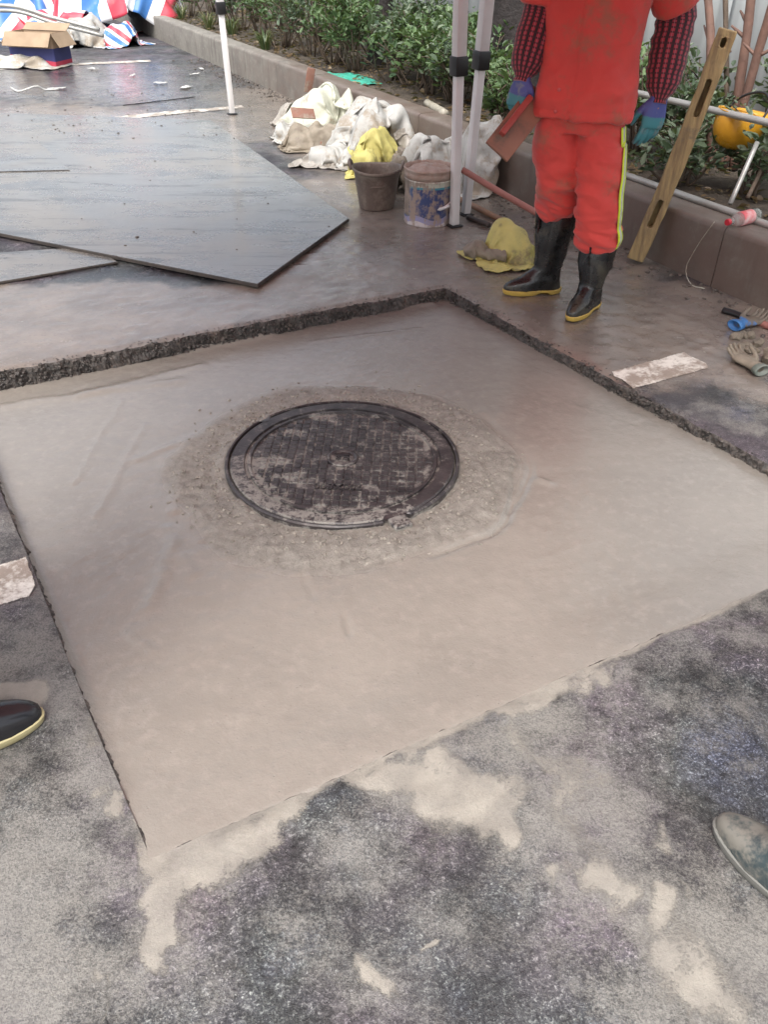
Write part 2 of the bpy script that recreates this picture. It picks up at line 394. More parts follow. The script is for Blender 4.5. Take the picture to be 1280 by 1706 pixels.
rough = b.math('ADD', rough, b.mr(b.noise(co, 9, 4), 0.3, 0.7, -0.10, 0.12))
cover_ = b.math('MAXIMUM', b.math('MULTIPLY', mf, 0.8), b.math('MULTIPLY', cf, 0.75))
hgt = b.math('ADD', b.math('MULTIPLY', mid_, 1.0), b.math('MULTIPLY', fine, 0.35))
hgt = b.math('MULTIPLY', hgt, b.math('SUBTRACT', 1.0, cover_))
hgt = b.math('ADD', hgt, b.math('MULTIPLY', b.noise(co, 55, 4, 0.6), 0.35))
cn_ = b.bump(b.noise(co, 75, 4, 0.7), 0.45, 0.004)
ASPHALT = b.fin(c, rough, b.bump(hgt, 0.75, 0.0045), Coat_Weight=b.mr(wetv, 0.15, 0.9, 0.0, 0.9), Coat_Roughness=b.mr(b.noise(co, 7, 4), .35, .65, .10, .26), Coat_IOR=1.36, Coat_Normal=cn_)
me = grid_mesh('road', GX, GY, GZ, faces)
dustm = np.clip(strokes(GX, GY, DUST, 61) * (.75 + .5 * fbm(GX * 6, GY * 6, 64)) + .20 * fbm(GX * 3, GY * 3, 65), 0, 1); add_attr(me, 'dust', dustm)
add_attr(me, 'cem', cem); add_attr(me, 'mud', mud); add_attr(me, 'wet', wetm)
road = tag(link('road', me, ASPHALT), 'dark asphalt road smeared with cement slurry and wet mud', kind='structure')

# cut faces of the asphalt around the opening
CUT = pbr('cut_asphalt', (0.030, 0.028, 0.027), (0.085, 0.074, 0.066), 60, 0.55, 0.3, 0.8, 140, 0.006, dirt=0.55, dcol=(0.13, 0.105, 0.086), dscale=9)
ring = [(ui0, j) for j in range(vi0, vi1)] + [(i, vi1) for i in range(ui0, ui1)] + [(ui1, j) for j in range(vi1, vi0, -1)] + [(i, vi0) for i in range(ui1, ui0, -1)]
rows = 12; sv, sf = [], []; SUBR = 3
for k in range(len(ring) * SUBR):
    (i, j), (i2, j2) = ring[k // SUBR], ring[(k // SUBR + 1) % len(ring)]; fr0 = (k % SUBR) / SUBR
    x, y, z = (GX[i, j] * (1 - fr0) + GX[i2, j2] * fr0, GY[i, j] * (1 - fr0) + GY[i2, j2] * fr0, GZ[i, j] * (1 - fr0) + GZ[i2, j2] * fr0)
    n = np.array([0.0, 0.0])
    if i == ui0: n = n + E1
    if i == ui1: n = n - E1
    if j == vi0: n = n + E2
    if j == vi1: n = n - E2
    for r_ in range(rows):
        dz = -0.15 * (r_ / (rows - 1)) ** 1.3
        o = 0 if r_ == 0 else 0.010 * (mnoise.noise(Vector((x * 17, y * 17, dz * 30))) + 0.3) + 0.007 * mnoise.noise(Vector((x * 48, y * 48, dz * 60))) + 0.005 * mnoise.noise(Vector((x * 120, y * 120, dz * 120))) - 0.06 * dz
        sv.append((x + n[0] * o, y + n[1] * o, z + dz))
for k in range(len(ring) * SUBR):
    k2 = (k + 1) % (len(ring) * SUBR)
    for r_ in range(rows - 1): sf.append((k * rows + r_, k * rows + r_ + 1, k2 * rows + r_ + 1, k2 * rows + r_))
tag(pydata('cut_edge', sv, sf, CUT, smooth=False), 'broken dark asphalt cut face around the fresh concrete', kind='structure')

# ---- fresh concrete
cov_c = P(571, 759, -0.02)
nC = 250
ug, vg = np.linspace(-0.03, UW + 0.03, nC), np.linspace(-0.03, VW + 0.03, nC)
CU, CV = np.meshgrid(ug, vg, indexing='ij')
CX = O2[0] + E1[0] * CU + E2[0] * CV; CY = O2[1] + E1[1] * CU + E2[1] * CV
fu, fv = np.clip(CU / UW, 0, 1), np.clip(CV / VW, 0, 1)
zBL, zL, zT, zR = -0.016, -0.075, -0.062, -0.030
CZ = zBL * (1 - fu) * (1 - fv) + zR * fu * (1 - fv) + zL * (1 - fu) * fv + zT * fu * fv
zc_cov = float(zBL * .25 + zR * .25 + zL * .25 + zT * .25)
CZ += 0.006 * (fbm(CX * 2.2, CY * 2.2, 12, 3) - 0.5) * 2 + 0.0012 * (fbm(CX * 40, CY * 40, 13, 3) - 0.5) * 2
rc = np.hypot(CX - cov_c.x, CY - cov_c.y); th = np.arctan2(CY - cov_c.y, CX - cov_c.x)
ringr = 0.585 + 0.05 * (fbm(np.cos(th) * 2.2 + 5, np.sin(th) * 2.2 + 5, 14, 3) - 0.5) * 2
rough_ring = (1 - sstep(-0.05, 0.02, rc - ringr))
CZ += rough_ring * (0.007 * (fbm(CX * 14, CY * 14, 15, 4) - 0.5) * 2 + 0.006 * (fbm(CX * 60, CY * 60, 16, 3) - 0.5) * 2)
CZ += rough_ring * 0.006 * np.sin(np.clip((rc - 0.40) / 0.17, 0, 1) * math.pi)
mnd = sstep(0.42, 0.62, fbm(np.cos(th) * 1.8 + 3, np.sin(th) * 1.8 + 3, 18, 3) + 0.34 * np.cos(th - 2.0) - .04); CZ += mnd * 0.020 * np.exp(-((rc - 0.392) / 0.026) ** 2)
CZ -= 0.016 * np.exp(-((rc - ringr - 0.01) / 0.012) ** 2) * sstep(0.4, 0.75, fbm(CX * 3, CY * 3, 19, 2) + 0.25 * np.cos(th + 0.4))
# smears and trowel lines
for (x0, y0, x1, y1, w, a) in [(505, 960, 520, 1000, .006, -.004), (575, 1030, 585, 1062, .006, -.006), (250, 1010, 290, 900, .02, .004), (130, 650, 330, 600, .03, .006),
                               (0, 665, 300, 625, .03, .006), (330, 566, 440, 545, .035, .026), (560, 520, 640, 505, .03, .018), (230, 760, 330, 720, .02, .004), (280, 880, 320, 960, .02, .004), (215, 1060, 255, 1090, .01, .003),
                               (300, 790, 290, 850, .02, .005), (420, 1010, 700, 1090, 0.0072, 0.00088), (380, 1060, 640, 1150, 0.0060, 0.00080), (760, 980, 1000, 900, 0.0084, 0.00088), (900, 960, 1150, 900, 0.0072, 0.00080), (160, 860, 240, 700, .014, .003), (120, 800, 200, 660, .012, .003), (880, 640, 1080, 720, 0.0084, 0.00088), (820, 580, 960, 640, 0.0072, 0.00080), (330, 1180, 560, 1230, 0.0072, 0.00072), (960, 820, 1200, 860, 0.0072, 0.00080), (300, 1290, 420, 1320, 0.0060, 0.00072), (520, 560, 700, 540, .014, .0025), (860, 760, 850, 850, .008, -.008), (900, 800, 915, 805, .012, .006), (350, 530, 500, 500, .025, .012), (600, 505, 720, 500, .02, .008)]:
    a_, b_ = P(x0, y0, -.04), P(x1, y1, -.04)
    dd = seg_d(CX + 0.02 * (fbm(CX * 9, CY * 9, 23) - .5), CY + 0.02 * (fbm(CX * 9, CY * 9, 24) - .5), a_, b_)
    CZ += a * np.exp(-(dd / w) ** 2)
lap = 1 - sstep(-0.012, 0.22, CV + 0.012 * (fbm(CX * 6, CY * 6, 71) - 0.5)); CZ = CZ * (1 - lap) + lap * (-0.0045 + 0.004 * (fbm(CX * 11, CY * 11, 72) - 0.45))
lip_ = 1 - sstep(-0.03, 0.004, CV + 0.010 * (fbm(CX * 25, CY * 25, 73) - 0.5)); CZ = CZ - lip_ * 0.014
lapu = 1 - sstep(-0.02, 0.03, CU); CZ = CZ * (1 - lapu) + lapu * np.maximum(CZ, -.010)
hole = rc < 0.345
CZ = np.where(hole, -0.10, CZ)
cq = np.arange(nC * nC).reshape(nC, nC); cf_ = np.stack([cq[:-1, :-1], cq[1:, :-1], cq[1:, 1:], cq[:-1, 1:]], -1).reshape(-1, 4)
b = NB('wet_concrete'); co = b.coord()
rr_ = b.attr('rough_ring')
base = b.mx(b.mr(b.noise(co, 2.1, 5, 0.6), 0.3, 0.7), (0.226, 0.211, 0.186), (0.194, 0.181, 0.160))
base = b.mx(b.mr(b.noise(co, 30, 5, 0.65), 0.45, 0.8), base, (0.245, 0.225, 0.20))
speck = b.mr(b.noise(co, 160, 3, 0.7), 0.62, 0.72)
base = b.mx(b.math('MULTIPLY', speck, 0.5), base, (0.15, 0.132, 0.118))
rg_ = b.mr(b.noise(co, 40, 5, 0.7), 0.35, 0.7)
dry = b.mx(rg_, (0.232, 0.218, 0.192), (0.152, 0.140, 0.122)); ck = b.mr(b.vor(b.n('VectorMath', {'operation': 'ADD'}, i0=co, i1=b.n('VectorMath', {'operation': 'SCALE'}, i0=b.noise(co, 16, 4, o='Color'), Scale=0.06)), 24, 'DISTANCE_TO_EDGE', 'Distance'), 0.0, 0.05, 0.55, 0.0); dry = b.mx(b.math('MULTIPLY', ck, b.mr(b.noise(co, 9, 3), .45, .6)), dry, (0.06, 0.053, 0.046))
base = b.mx(b.math('MULTIPLY', rr_, 0.85), base, dry)
ro = b.mr(b.noise(co, 3.0, 4, 0.6), 0.3, 0.7, 0.13, 0.27)
ro = b.math('ADD', ro, b.math('MULTIPLY', rr_, 0.25))
h = b.math('ADD', b.math('MULTIPLY', b.noise(co, 48, 4, 0.6), 0.7), b.math('MULTIPLY', b.noise(co, 150, 3, 0.7), 0.35))
h = b.math('ADD', h, b.math('MULTIPLY', b.math('MULTIPLY', b.noise(co, 85, 5, 0.75), rr_), 1.6))
tw = b.n('TexWave', {'wave_type': 'RINGS'}, Vector=b.n('Mapping', Vector=co, Location=(1.2, -2.6, 0)), Scale=3.2, Distortion=5.0, Detail=3.0, Detail_Scale=1.5)
h = b.math('ADD', h, b.math('MULTIPLY', tw, 0.22)); h = b.math('SUBTRACT', h, b.mr(b.vor(co, 42, 'F1', 'Distance'), 0.10, 0.02, 0.0, 0.5))
cn_ = b.bump(b.math('ADD', b.noise(co, 60, 4, 0.65), b.math('MULTIPLY', b.noise(co, 7, 4), 2.0)), 0.42, 0.004)
CONC = b.fin(base, ro, b.bump(h, 0.6, 0.0045), Coat_Weight=b.math('MULTIPLY', b.math('SUBTRACT', 1.0, rr_), 0.75), Coat_Roughness=b.mr(b.noise(co, 4, 5), .35, .65, .12, .26), Coat_IOR=1.38, Coat_Normal=cn_)
me = grid_mesh('concrete_slab', CX, CY, CZ, cf_); add_attr(me, 'rough_ring', rough_ring)
tag(link('fresh_concrete', me, CONC), 'freshly floated wet beige concrete filling the road cut', kind='structure')

# ---- white parking lines
b = NB('road_paint'); co = b.coord()
wear = b.mr(b.math('ADD', b.noise(co, 9, 7, 0.72), b.math('MULTIPLY', b.noise(co, 70, 3), 0.22)), 0.50, 0.68)
pc = b.mx(wear, (0.66, 0.64, 0.58), (0.28, 0.235, 0.195))
wear2 = b.mr(b.math('ADD', b.noise(co, 17, 8, 0.78), b.math('MULTIPLY', b.noise(co, 150, 3, .8), 0.3)), 0.80, 0.88, 1.0, 0.0)
PAINT = b.fin(pc, 0.5, b.bump(b.noise(co, 110, 3), 0.3, 0.003), Alpha=b.math('MULTIPLY', wear2, b.mr(b.math('ADD', b.attr('edge'), b.math('MULTIPLY', b.math('SUBTRACT', b.noise(co, 60, 5, .75), .5), .6)), .06, .22)))
def paint_strip(a, bb, w, name, label, n=40):
    a, bb = Vector((a[0], a[1], 0)), Vector((bb[0], bb[1], 0)); d = (bb - a); L = d.length; d.normalize(); nn = Vector((-d.y, d.x, 0))
    n = max(int(L / 0.02), 4); v, f = [], []
    for i in range(n + 1):
        p = a + d * (L * i / n)
        for k in range(5):
            e = (k / 4 - 0.5) * (w + (0.012 * mnoise.noise(p * 9 + Vector((k, 0, 0))) if k in (0, 4) else 0))
            qq = p + nn * e
            if i in (0, n): qq += d * 0.02 * mnoise.noise(qq * 30)
            zz = (0.006 * (fbm(np.array([qq.x * 1.3]), np.array([qq.y * 1.3]), 3)[0] - 0.5) * 2 + 0.0035 * (fbm(np.array([qq.x * 22]), np.array([qq.y * 22]), 5, 3)[0] - 0.5) * 2)
            v.append((qq.x, qq.y, zz + 0.003))
    for i in range(n):
        for k in range(4): f.append((i * 5 + k, i * 5 + k + 1, i * 5 + 5 + k + 1, i * 5 + 5 + k))
    o_ = pydata(name, v, f, PAINT); ee = []
    for i in range(n + 1):
        for k in range(5): ee.append(0.0 if (k in (0, 4) or i in (0, n)) else min(1.0, min(i, n - i) * (L / n) / .02))
    add_attr(o_.data, 'edge', np.array(ee)); return tag(o_, label, kind='structure')
m0, m1 = P(1058, 628), P(1170, 591)
dm = Vector((E1[0], E1[1], 0))
uu0, vv0 = w2uv(m0.x, m0.y)
p0 = Vector((*uv2w(UW + 0.012, vv0), 0)); paint_strip(p0, p0 + dm * 0.40, 0.16, 'parking_line', 'mud-streaked white parking line beside the boots')
pl = P(45, 960); uu, vv = w2uv(pl.x, pl.y); p1 = Vector((*uv2w(-0.006, vv), 0)); paint_strip(p1 - dm * 1.2, p1, 0.18, 'parking_line', 'worn cream parking line left of the concrete')
ld = (P(405, 178) - P(240, 193)).normalized()
paint_strip(P(405, 178) - ld * 3.2, P(405, 178), 0.15, 'parking_line', 'white parking line beside the tent leg')
ld2 = (P(252, 102) - P(115, 109)).normalized()
paint_strip(P(252, 102) - ld2 * 2.4, P(252, 102), 0.17, 'parking_line', 'white parking line beside the cardboard box')

# ---- planting bed soil
b = NB('bed_soil'); co = b.coord()
sc = b.mx(b.mr(b.noise(co, 7, 6, 0.7), 0.3, 0.7), (0.045, 0.036, 0.028), (0.11, 0.088, 0.066))
sc = b.mx(b.mr(b.vor(co, 34, 'F1', 'Distance'), 0.05, 0.35), (0.15, 0.12, 0.085), sc)
SOIL = b.fin(sc, 0.85, b.bump(b.noise(co, 28, 6, 0.75), 1.0, 0.03))
ns_, nt_ = 240, 44; S_, T_ = np.meshgrid(np.linspace(-3, 16, ns_), np.linspace(0.13, 2.35, nt_), indexing='ij')
BX = K0.x + KD.x * S_ + KN.x * T_; BY = K0.y + KD.y * S_ + KN.y * T_
BZ = KH - 0.035 + 0.05 * (fbm(BX * 3, BY * 3, 51) - 0.35) * sstep(0.15, 0.6, T_) + 0.03 * (fbm(BX * 14, BY * 14, 52) - 0.5)
def soil_z(s, t):
    i = int(np.clip((s + 3) / 19 * (ns_ - 1), 0, ns_ - 1)); j = int(np.clip((t - .13) / 2.22 * (nt_ - 1), 0, nt_ - 1)); return float(BZ[i, j])
bq = np.arange(ns_ * nt_).reshape(ns_, nt_); bf = np.stack([bq[:-1, :-1], bq[1:, :-1], bq[1:, 1:], bq[:-1, 1:]], -1).reshape(-1, 4)
tag(link('planting_bed', grid_mesh('planting_bed', BX, BY, BZ, bf), SOIL), 'dark leaf-strewn soil behind the kerb', kind='structure')

# ---- kerb of precast blocks
b = NB('kerb_concrete'); co = b.coord()
kc = b.mx(b.mr(b.noise(co, 3, 6, 0.65), 0.3, 0.7), (0.215, 0.205, 0.18), (0.145, 0.135, 0.12))
kc = b.mx(b.mr(b.noise(co, 22, 5, 0.7), 0.5, 0.75), kc, (0.30, 0.285, 0.25))
kc = b.mx(b.mr(b.noise(b.n('Mapping', Vector=co, Scale=(6, 6, 0.8)), 2.0, 5, 0.6), 0.52, 0.75), kc, (0.095, 0.083, 0.073))
mudk = b.attr('splash'); mk = b.mr(b.math('ADD', mudk, b.math('MULTIPLY', b.noise(co, 5, 5, 0.65), 0.6)), 0.62, 1.0)
kc = b.mx(mk, kc, b.mx(b.noise(co, 4, 4), (0.105, 0.078, 0.064), (0.165, 0.125, 0.105)))
KERB = b.fin(kc, b.mr(mk, 0, 1, 0.7, 0.42), b.bump(b.noise(co, 70, 5, 0.7), 0.35, 0.004))
kang = math.atan2(KD.y, KD.x)
kerb = empty('planter_kerb', K(0, 0), 'long raised concrete kerb along the planting bed', 'kerb', rz=kang)
BLK = 0.99; kk = 0
for i in range(-3, 15):
    s0 = i * BLK + 0.35
    bm = bmesh.new(); nx = 22; W_ = 0.175; hj = 0.004 * mnoise.noise(Vector((i * 3.3, 0, 0))); tj = 0.005 * mnoise.noise(Vector((i * 5.3, 2, 0)))
    prof = [(0.0, -0.05), (0.0, 0.08), (0.0, KH - 0.030), (0.003, KH - 0.014), (0.012, KH - 0.004), (0.028, KH), (0.10, KH + 0.001), (W_ - .01, KH), (W_, KH - 0.012), (W_, -0.05)]
    rows_ = []
    for a in range(nx + 1):
        s = s0 + 0.003 + (BLK - 0.006) * a / nx
        rw = []
        for (t, z) in prof:
            nz = 0.004 * mnoise.noise(Vector((s * 5, t * 30, z * 12))) + (0.006 * min(0, mnoise.noise(Vector((s * 16, 4, z * 9)))) if 0 < t < .03 else 0)
            rw.append(Vector((s, -(t + tj + nz * 0.6), z + hj + nz * 0.5)))
        rows_.append(rw)
    rings_to_bm(bm, rows_, True)
    o = bm_obj('kerb_block', bm, KERB, kerb, smooth=True); sharp(o, 40)
    me = o.data; sp = np.array([1.0 - 0.10 * max(v.co.x - 4.6, 0) - max(0, 0.2 * (v.co.x - 8)) for v in me.vertices]); sp = np.clip(sp, 0, 1) * 0.6
    add_attr(me, 'splash', sp)

# ---- hoarding behind the bed
HOARD = pbr('hoarding_sheet', (0.50, 0.53, 0.54), (0.44, 0.475, 0.48), 1.5, 0.42, 0.12, 0.05, 12, 0.01, dirt=0.10, dcol=(0.30, 0.29, 0.26), dscale=2.5)
POST = pbr('hoarding_post', (0.40, 0.43, 0.44), None, 3, 0.45, 0.1, 0.05)
wall = empty('hoarding_wall', K(0, 2.28, 0.0), 'pale grey sheet metal hoarding behind the planting bed', 'wall', rz=kang)
PW = 0.92
for i in range(-4, 20):
    bm = bmesh.new(); x0 = i * PW
    rows_ = []
    for k in range(25):                                  # sheet with shallow ribs
        xx = x0 + 0.004 + (PW - 0.008) * k / 24
        dpt = 0.018 if k % 8 in (3, 4) else 0.0
        rows_.append([Vector((xx, -dpt, 0.0)), Vector((xx, -dpt, 1.2)), Vector((xx, -dpt, 2.5)), Vector((xx, -dpt - 0.012, 2.5)), Vector((xx, -dpt - 0.012, 1.2)), Vector((xx, -dpt - 0.012, 0.0))])
    rings_to_bm(bm, rows_, True); bm_obj('panel', bm, HOARD, wall, smooth=False)
    if i % 2 == 0:
        bm = bmesh.new(); box(bm, (x0, 0.045, 1.27), (0.07, 0.05, 2.54), bevel=0.004); bm_obj('post', bm, POST, wall, smooth=False)

# ---- steel road plates
b = NB('wet_steel_plate'); co = b.coord()
sm = b.n('Mapping', Vector=co, Rotation=(0, 0, R(25)), Scale=(1.0, 1.8, 1.0))
film = b.mr(b.math('ADD', b.noise(sm, 1.6, 7, 0.66), b.math('MULTIPLY', b.noise(co, 45, 4), 0.18)), 0.36, 0.66)
stc = b.mx(b.mr(b.noise(co, 2.2, 5), 0.3, 0.7), (0.095, 0.103, 0.105), (0.062, 0.066, 0.069))
stc = b.mx(film, stc, b.mx(b.mr(b.noise(co, 1.1, 4), .4, .6), (0.205, 0.188, 0.165), (0.178, 0.182, 0.180)))
drag = b.mr(b.noise(b.n('Mapping', Vector=co, Rotation=(0, 0, R(35)), Scale=(1.2, 9.0, 1.0)), 1.1, 7, 0.75, 0.6), 0.52, 0.64)
stc = b.mx(b.math('MULTIPLY', drag, 0.8), stc, (0.055, 0.054, 0.052))
stc = b.mx(b.mr(b.noise(co, 38, 3, 0.6), 0.70, 0.76), stc, (0.05, 0.047, 0.045))
STEEL = b.fin(stc, b.mr(film, 0, 1, 0.10, 0.30), b.bump(b.math('ADD', b.noise(sm, 9, 6, 0.7), b.math('MULTIPLY', b.noise(co, 80, 4), 0.3)), 0.45, 0.006), 0.0, Coat_Weight=0.6, Coat_Roughness=b.mr(b.noise(co, 5, 5), .35, .65, .08, .24), Coat_IOR=1.4, Coat_Normal=b.bump(b.noise(sm, 11, 5), .25, .004))
RUSTE = pbr('rusty_edge', (0.035, 0.03, 0.028), (0.06, 0.048, 0.04), 20, .7, .1, .5, 60, .004)
def plate(name, pts, z0, th, label):
    c = sum((Vector((p[0], p[1], 0)) for p in pts), Vector()) / len(pts)
    o = empty(name, (c.x, c.y, z0), label, 'steel plate')
    bm = bmesh.new(); vb = [bm.verts.new((p[0] - c.x, p[1] - c.y, 0.0)) for p in pts]; f = bm.faces.new(vb)
    r_ = bmesh.ops.extrude_face_region(bm, geom=[f]); bmesh.ops.translate(bm, verts=[v for v in r_['geom'] if isinstance(v, bmesh.types.BMVert)], vec=(0, 0, th))
    bmesh.ops.bevel(bm, geom=[e for e in bm.edges if all(v.co.z > th * .5 for v in e.verts)], offset=0.003, segments=2, affect='EDGES')
    p = bm_obj('plate_sheet', bm, [STEEL, RUSTE], o, smooth=False)
    for f_ in p.data.polygons: f_.material_index = 0 if f_.normal.z > .9 else 1
    return o
c1, c2, c3 = P(430, 483), P(582, 372), P(352, 206)
e_l = (P(0, 397) - c1).normalized()
plate('road_plate', [c1, c2, c3, c3 + Vector((-1.9, 0.2, 0)), c1 + e_l * 3.1], 0.010, 0.017, 'large wet steel road plate with pointed corner beside the bucket')
q1, q2 = P(197, 440), P(0, 474); e_q = (q2 - q1).normalized(); pn = Vector((-e_q.y, e_q.x, 0)); pn = pn if pn.y > 0 else -pn
plate('road_plate', [q1, q1 + e_q * 1.9, q1 + e_q * 1.9 + pn * 0.9, q1 + pn * 0.30 + e_q * .05], 0.002, 0.010, 'thin wet steel plate tucked under the large plate')
h1, h2 = P(62, 240), P(118, 292); hd = (h2 - h1).normalized(); hl = Vector((-1, 0.02, 0))
plate('road_plate', [h1, h2, h2 + hd * .35 + hl * 1.9, h1 + hl * 1.8], 0.027, 0.006, 'thin steel plate lying on top of the large plate')

# ---- manhole
CAST = NB('cast_iron'); b = CAST; co = b.coord()
ic = b.mx(b.mr(b.noise(co, 20, 5, 0.6), 0.3, 0.7), (0.018, 0.016, 0.018), (0.045, 0.040, 0.042))
sp = b.attr('splat')
dn = b.math('ADD', b.math('MULTIPLY', b.noise(co, 24, 7, 0.75), 0.8), b.math('MULTIPLY', b.noise(co, 130, 3, 0.7), 0.28))
zc_ = b.t.nodes.new('ShaderNodeSeparateXYZ'); b.t.links.new(co, zc_.inputs[0]); grv = b.mr(zc_.outputs[2], -0.0105, -0.006, 0.07, 0.0)
df = b.math('MULTIPLY', b.mr(b.math('ADD', b.math('ADD', dn, grv), b.math('MULTIPLY', b.math('MULTIPLY', sp, b.mr(b.noise(co, 70, 5, .75), .3, .6, .1, 1.1)), 0.15)), 0.565, 0.72), 0.9)
dfl = b.mr(b.noise(co, 6, 5, 0.6), 0.35, 0.7, 0.02, 0.16)
gcol = b.mx(b.noise(co, 50, 3), (0.27, 0.255, 0.23), (0.15, 0.142, 0.13))
ic = b.mx(dfl, ic, (0.20, 0.165, 0.155)); ic = b.mx(df, ic, gcol)
IRON = b.fin(ic, b.mr(df, 0, 1, 0.36, 0.62), b.bump(b.noise(co, 110, 4, 0.7), 0.35, 0.003), b.mr(df, 0, 1, 0.25, 0.0))
ZC = zc_cov + 0.024                                       # top of the frame
RF, RCV, RIN = 0.386, 0.370, 0.312
mh = empty('manhole_cover', (cov_c.x, cov_c.y, ZC), 'round black cast iron manhole cover splashed with cement', 'manhole cover', rz=R(18))
notches = [(R(-62 - 18), 0.085), (R(140 - 18), 0.06)]
SPL = [(470, 770, 400, 765, .035), (500, 790, 430, 795, .02), (520, 690, 560, 695, .025), (560, 770, 590, 775, .02), (480, 715, 500, 720, .03), (405, 790, 450, 850, .07), (520, 860, 660, 870, .06), (650, 830, 690, 845, .02), (690, 720, 735, 745, .018), (560, 855, 600, 870, .03), (430, 840, 520, 870, .05), (625, 855, 660, 860, .05), (680, 715, 690, 722, .02), (660, 800, 680, 805, .018)]
def splat_attr(o, mw):
    me = o.data; co_ = np.empty(len(me.vertices) * 3, np.float32); me.vertices.foreach_get('co', co_); co_ = co_.reshape(-1, 3)
    a = mw; X = a[0][0] * co_[:, 0] + a[0][1] * co_[:, 1] + a[0][3]; Y = a[1][0] * co_[:, 0] + a[1][1] * co_[:, 1] + a[1][3]
    out = np.zeros(len(X))
    wx = X + 0.03 * (fbm(X * 20, Y * 20, 5) - .5) * 2; wy = Y + 0.03 * (fbm(X * 20, Y * 20, 6) - .5) * 2
    for (x0, y0, x1, y1, r_) in SPL: out = np.maximum(out, 1 - sstep(0.5, 1.25, seg_d(wx, wy, P(x0, y0, ZC), P(x1, y1, ZC)) / r_))
    add_attr(me, 'splat', out)
mhM = Matrix.Translation((cov_c.x, cov_c.y, ZC)) @ Matrix.Rotation(R(18), 4, 'Z')
bm = bmesh.new(); seg = 128
def notch(k):
    a = 2 * math.pi * k / seg
    for (c0, w) in notches:
        d = (a - c0 + math.pi) % (2 * math.pi) - math.pi
        if abs(d) < w: return True
    return False
rings = []
for (r_, z) in [(RCV + 0.004, -0.12), (RCV + .004, -0.010), (RCV + 0.005, -0.001), (RCV + 0.007, 0.0), (RF - 0.005, 0.0), (RF, -0.004), (RF + 0.001, -0.022), (RF + 0.002, -0.12)]:
    rings.append([Vector(((r_ - (0.022 if notch(k) and r_ > RF - .01 else 0)) * math.cos(2 * math.pi * k / seg), (r_ - (0.022 if notch(k) and r_ > RF - .01 else 0)) * math.sin(2 * math.pi * k / seg), z + 0.0015 * mnoise.noise(Vector((k * .3, r_ * 30, z * 20))))) for k in range(seg)])
rings_to_bm(bm, rings, False)
fr = bm_obj('frame', bm, IRON, mh); sharp(fr, 35)
bm = bmesh.new(); bmesh.ops.create_grid(bm, x_segments=2, y_segments=2, size=0.01); bm.clear()
prof = [(0.001, -0.010)] + [(0.012 * k, -0.010) for k in range(1, 24)] + [(RIN - 0.012, -0.010), (RIN - 0.010, -0.002), (RIN - 0.001, -0.002), (RIN + .001, -0.009), (RIN + 0.010, -0.009), (RIN + 0.012, -0.001), (RCV - 0.006, -0.001), (RCV - 0.001, -0.005), (RCV, -0.05)]
lathe(bm, prof, 128)
disc = bm_obj('cover_disc', bm, IRON, mh); sharp(disc, 30)
# raised tread blocks in a grid, real relief
bm = bmesh.new(); pitch = 0.0285
for i in range(-12, 13):
    for j in range(-12, 13):
        x, y = i * pitch, j * pitch
        if math.hypot(x, y) > RIN - 0.026 or math.hypot(x, y) < 0.062: continue
        if abs(y - 0.170) < 0.020 and abs(x) < 0.115: continue
        s = pitch * random.uniform(.74, .86); hz = 0.0045 + 0.0012 * random.random()
        rot = Matrix.Rotation(R(random.uniform(-2, 2)), 3, 'Z')
        vsb = []
        for (zz, k) in ((-0.0105, 1.0), (-0.0105 + hz, 0.86)):
            vsb.append([bm.verts.new(Vector((x, y, 0)) + rot @ Vector((a * s * k / 2, c_ * s * k / 2, zz))) for (a, c_) in ((-1, -1), (1, -1), (1, 1), (-1, 1))])
        bm.faces.new(vsb[1])
        for k in range(4): bm.faces.new((vsb[0][k], vsb[0][(k + 1) % 4], vsb[1][(k + 1) % 4], vsb[1][k]))
tr = tag(bm_obj('tread_blocks', bm, IRON, mh, smooth=False), kind='stuff')
bm = bmesh.new(); lathe(bm, [(0.040, -0.0102), (0.042, -0.003), (0.051, -0.003), (0.053, -0.0102)], 48); ctr = bm_obj('centre_ring', bm, IRON, mh, smooth=False)
bm = bmesh.new()
for (px_, py_, sx, sy) in [(-.012, .010, .020, .004), (-.012, -.002, .020, .004), (-.020, .004, .004, .016), (.013, .008, .018, .004), (.013, -.004, .018, .004), (.013, .002, .004, .024), (-.012, -.013, .018, .004)]: box(bm, (px_, py_, -0.006), (sx, sy, 0.008))
emb = bm_obj('emblem', bm, IRON, mh, smooth=False)
def text_mesh(txt, size, ext, m, parent, mat4, name='lettering'):
    cu = bpy.data.curves.new(name, 'FONT'); cu.body = txt; cu.size = size; cu.extrude = ext; cu.align_x = 'CENTER'; cu.align_y = 'CENTER'
    o = bpy.data.objects.new(name, cu); col.objects.link(o); dg = bpy.context.evaluated_depsgraph_get(); dg.update()
    me = bpy.data.meshes.new_from_object(o.evaluated_get(dg)); bpy.data.objects.remove(o); me.transform(mat4)
    return link(name, me, m, parent, smooth=False)
lt = text_mesh('700X800', 0.042, 0.004, IRON, mh, Matrix.Translation((0, 0.170, -0.007)))
# turn the plate so that its size mark stands on the camera's side, upside down as in the photograph
for o_ in (disc, tr, ctr, emb, lt): o_.data.transform(Matrix.Rotation(R(160), 4, 'Z'))
for o_ in (disc, tr, ctr, emb, lt): splat_attr(o_, mhM)
add_attr(fr.data, 'splat', np.array([max(0, .9 - 3.5 * abs(v.co.z + .001) / .004) * max(0, mnoise.noise(v.co * 9) + .2) for v in fr.data.vertices]))
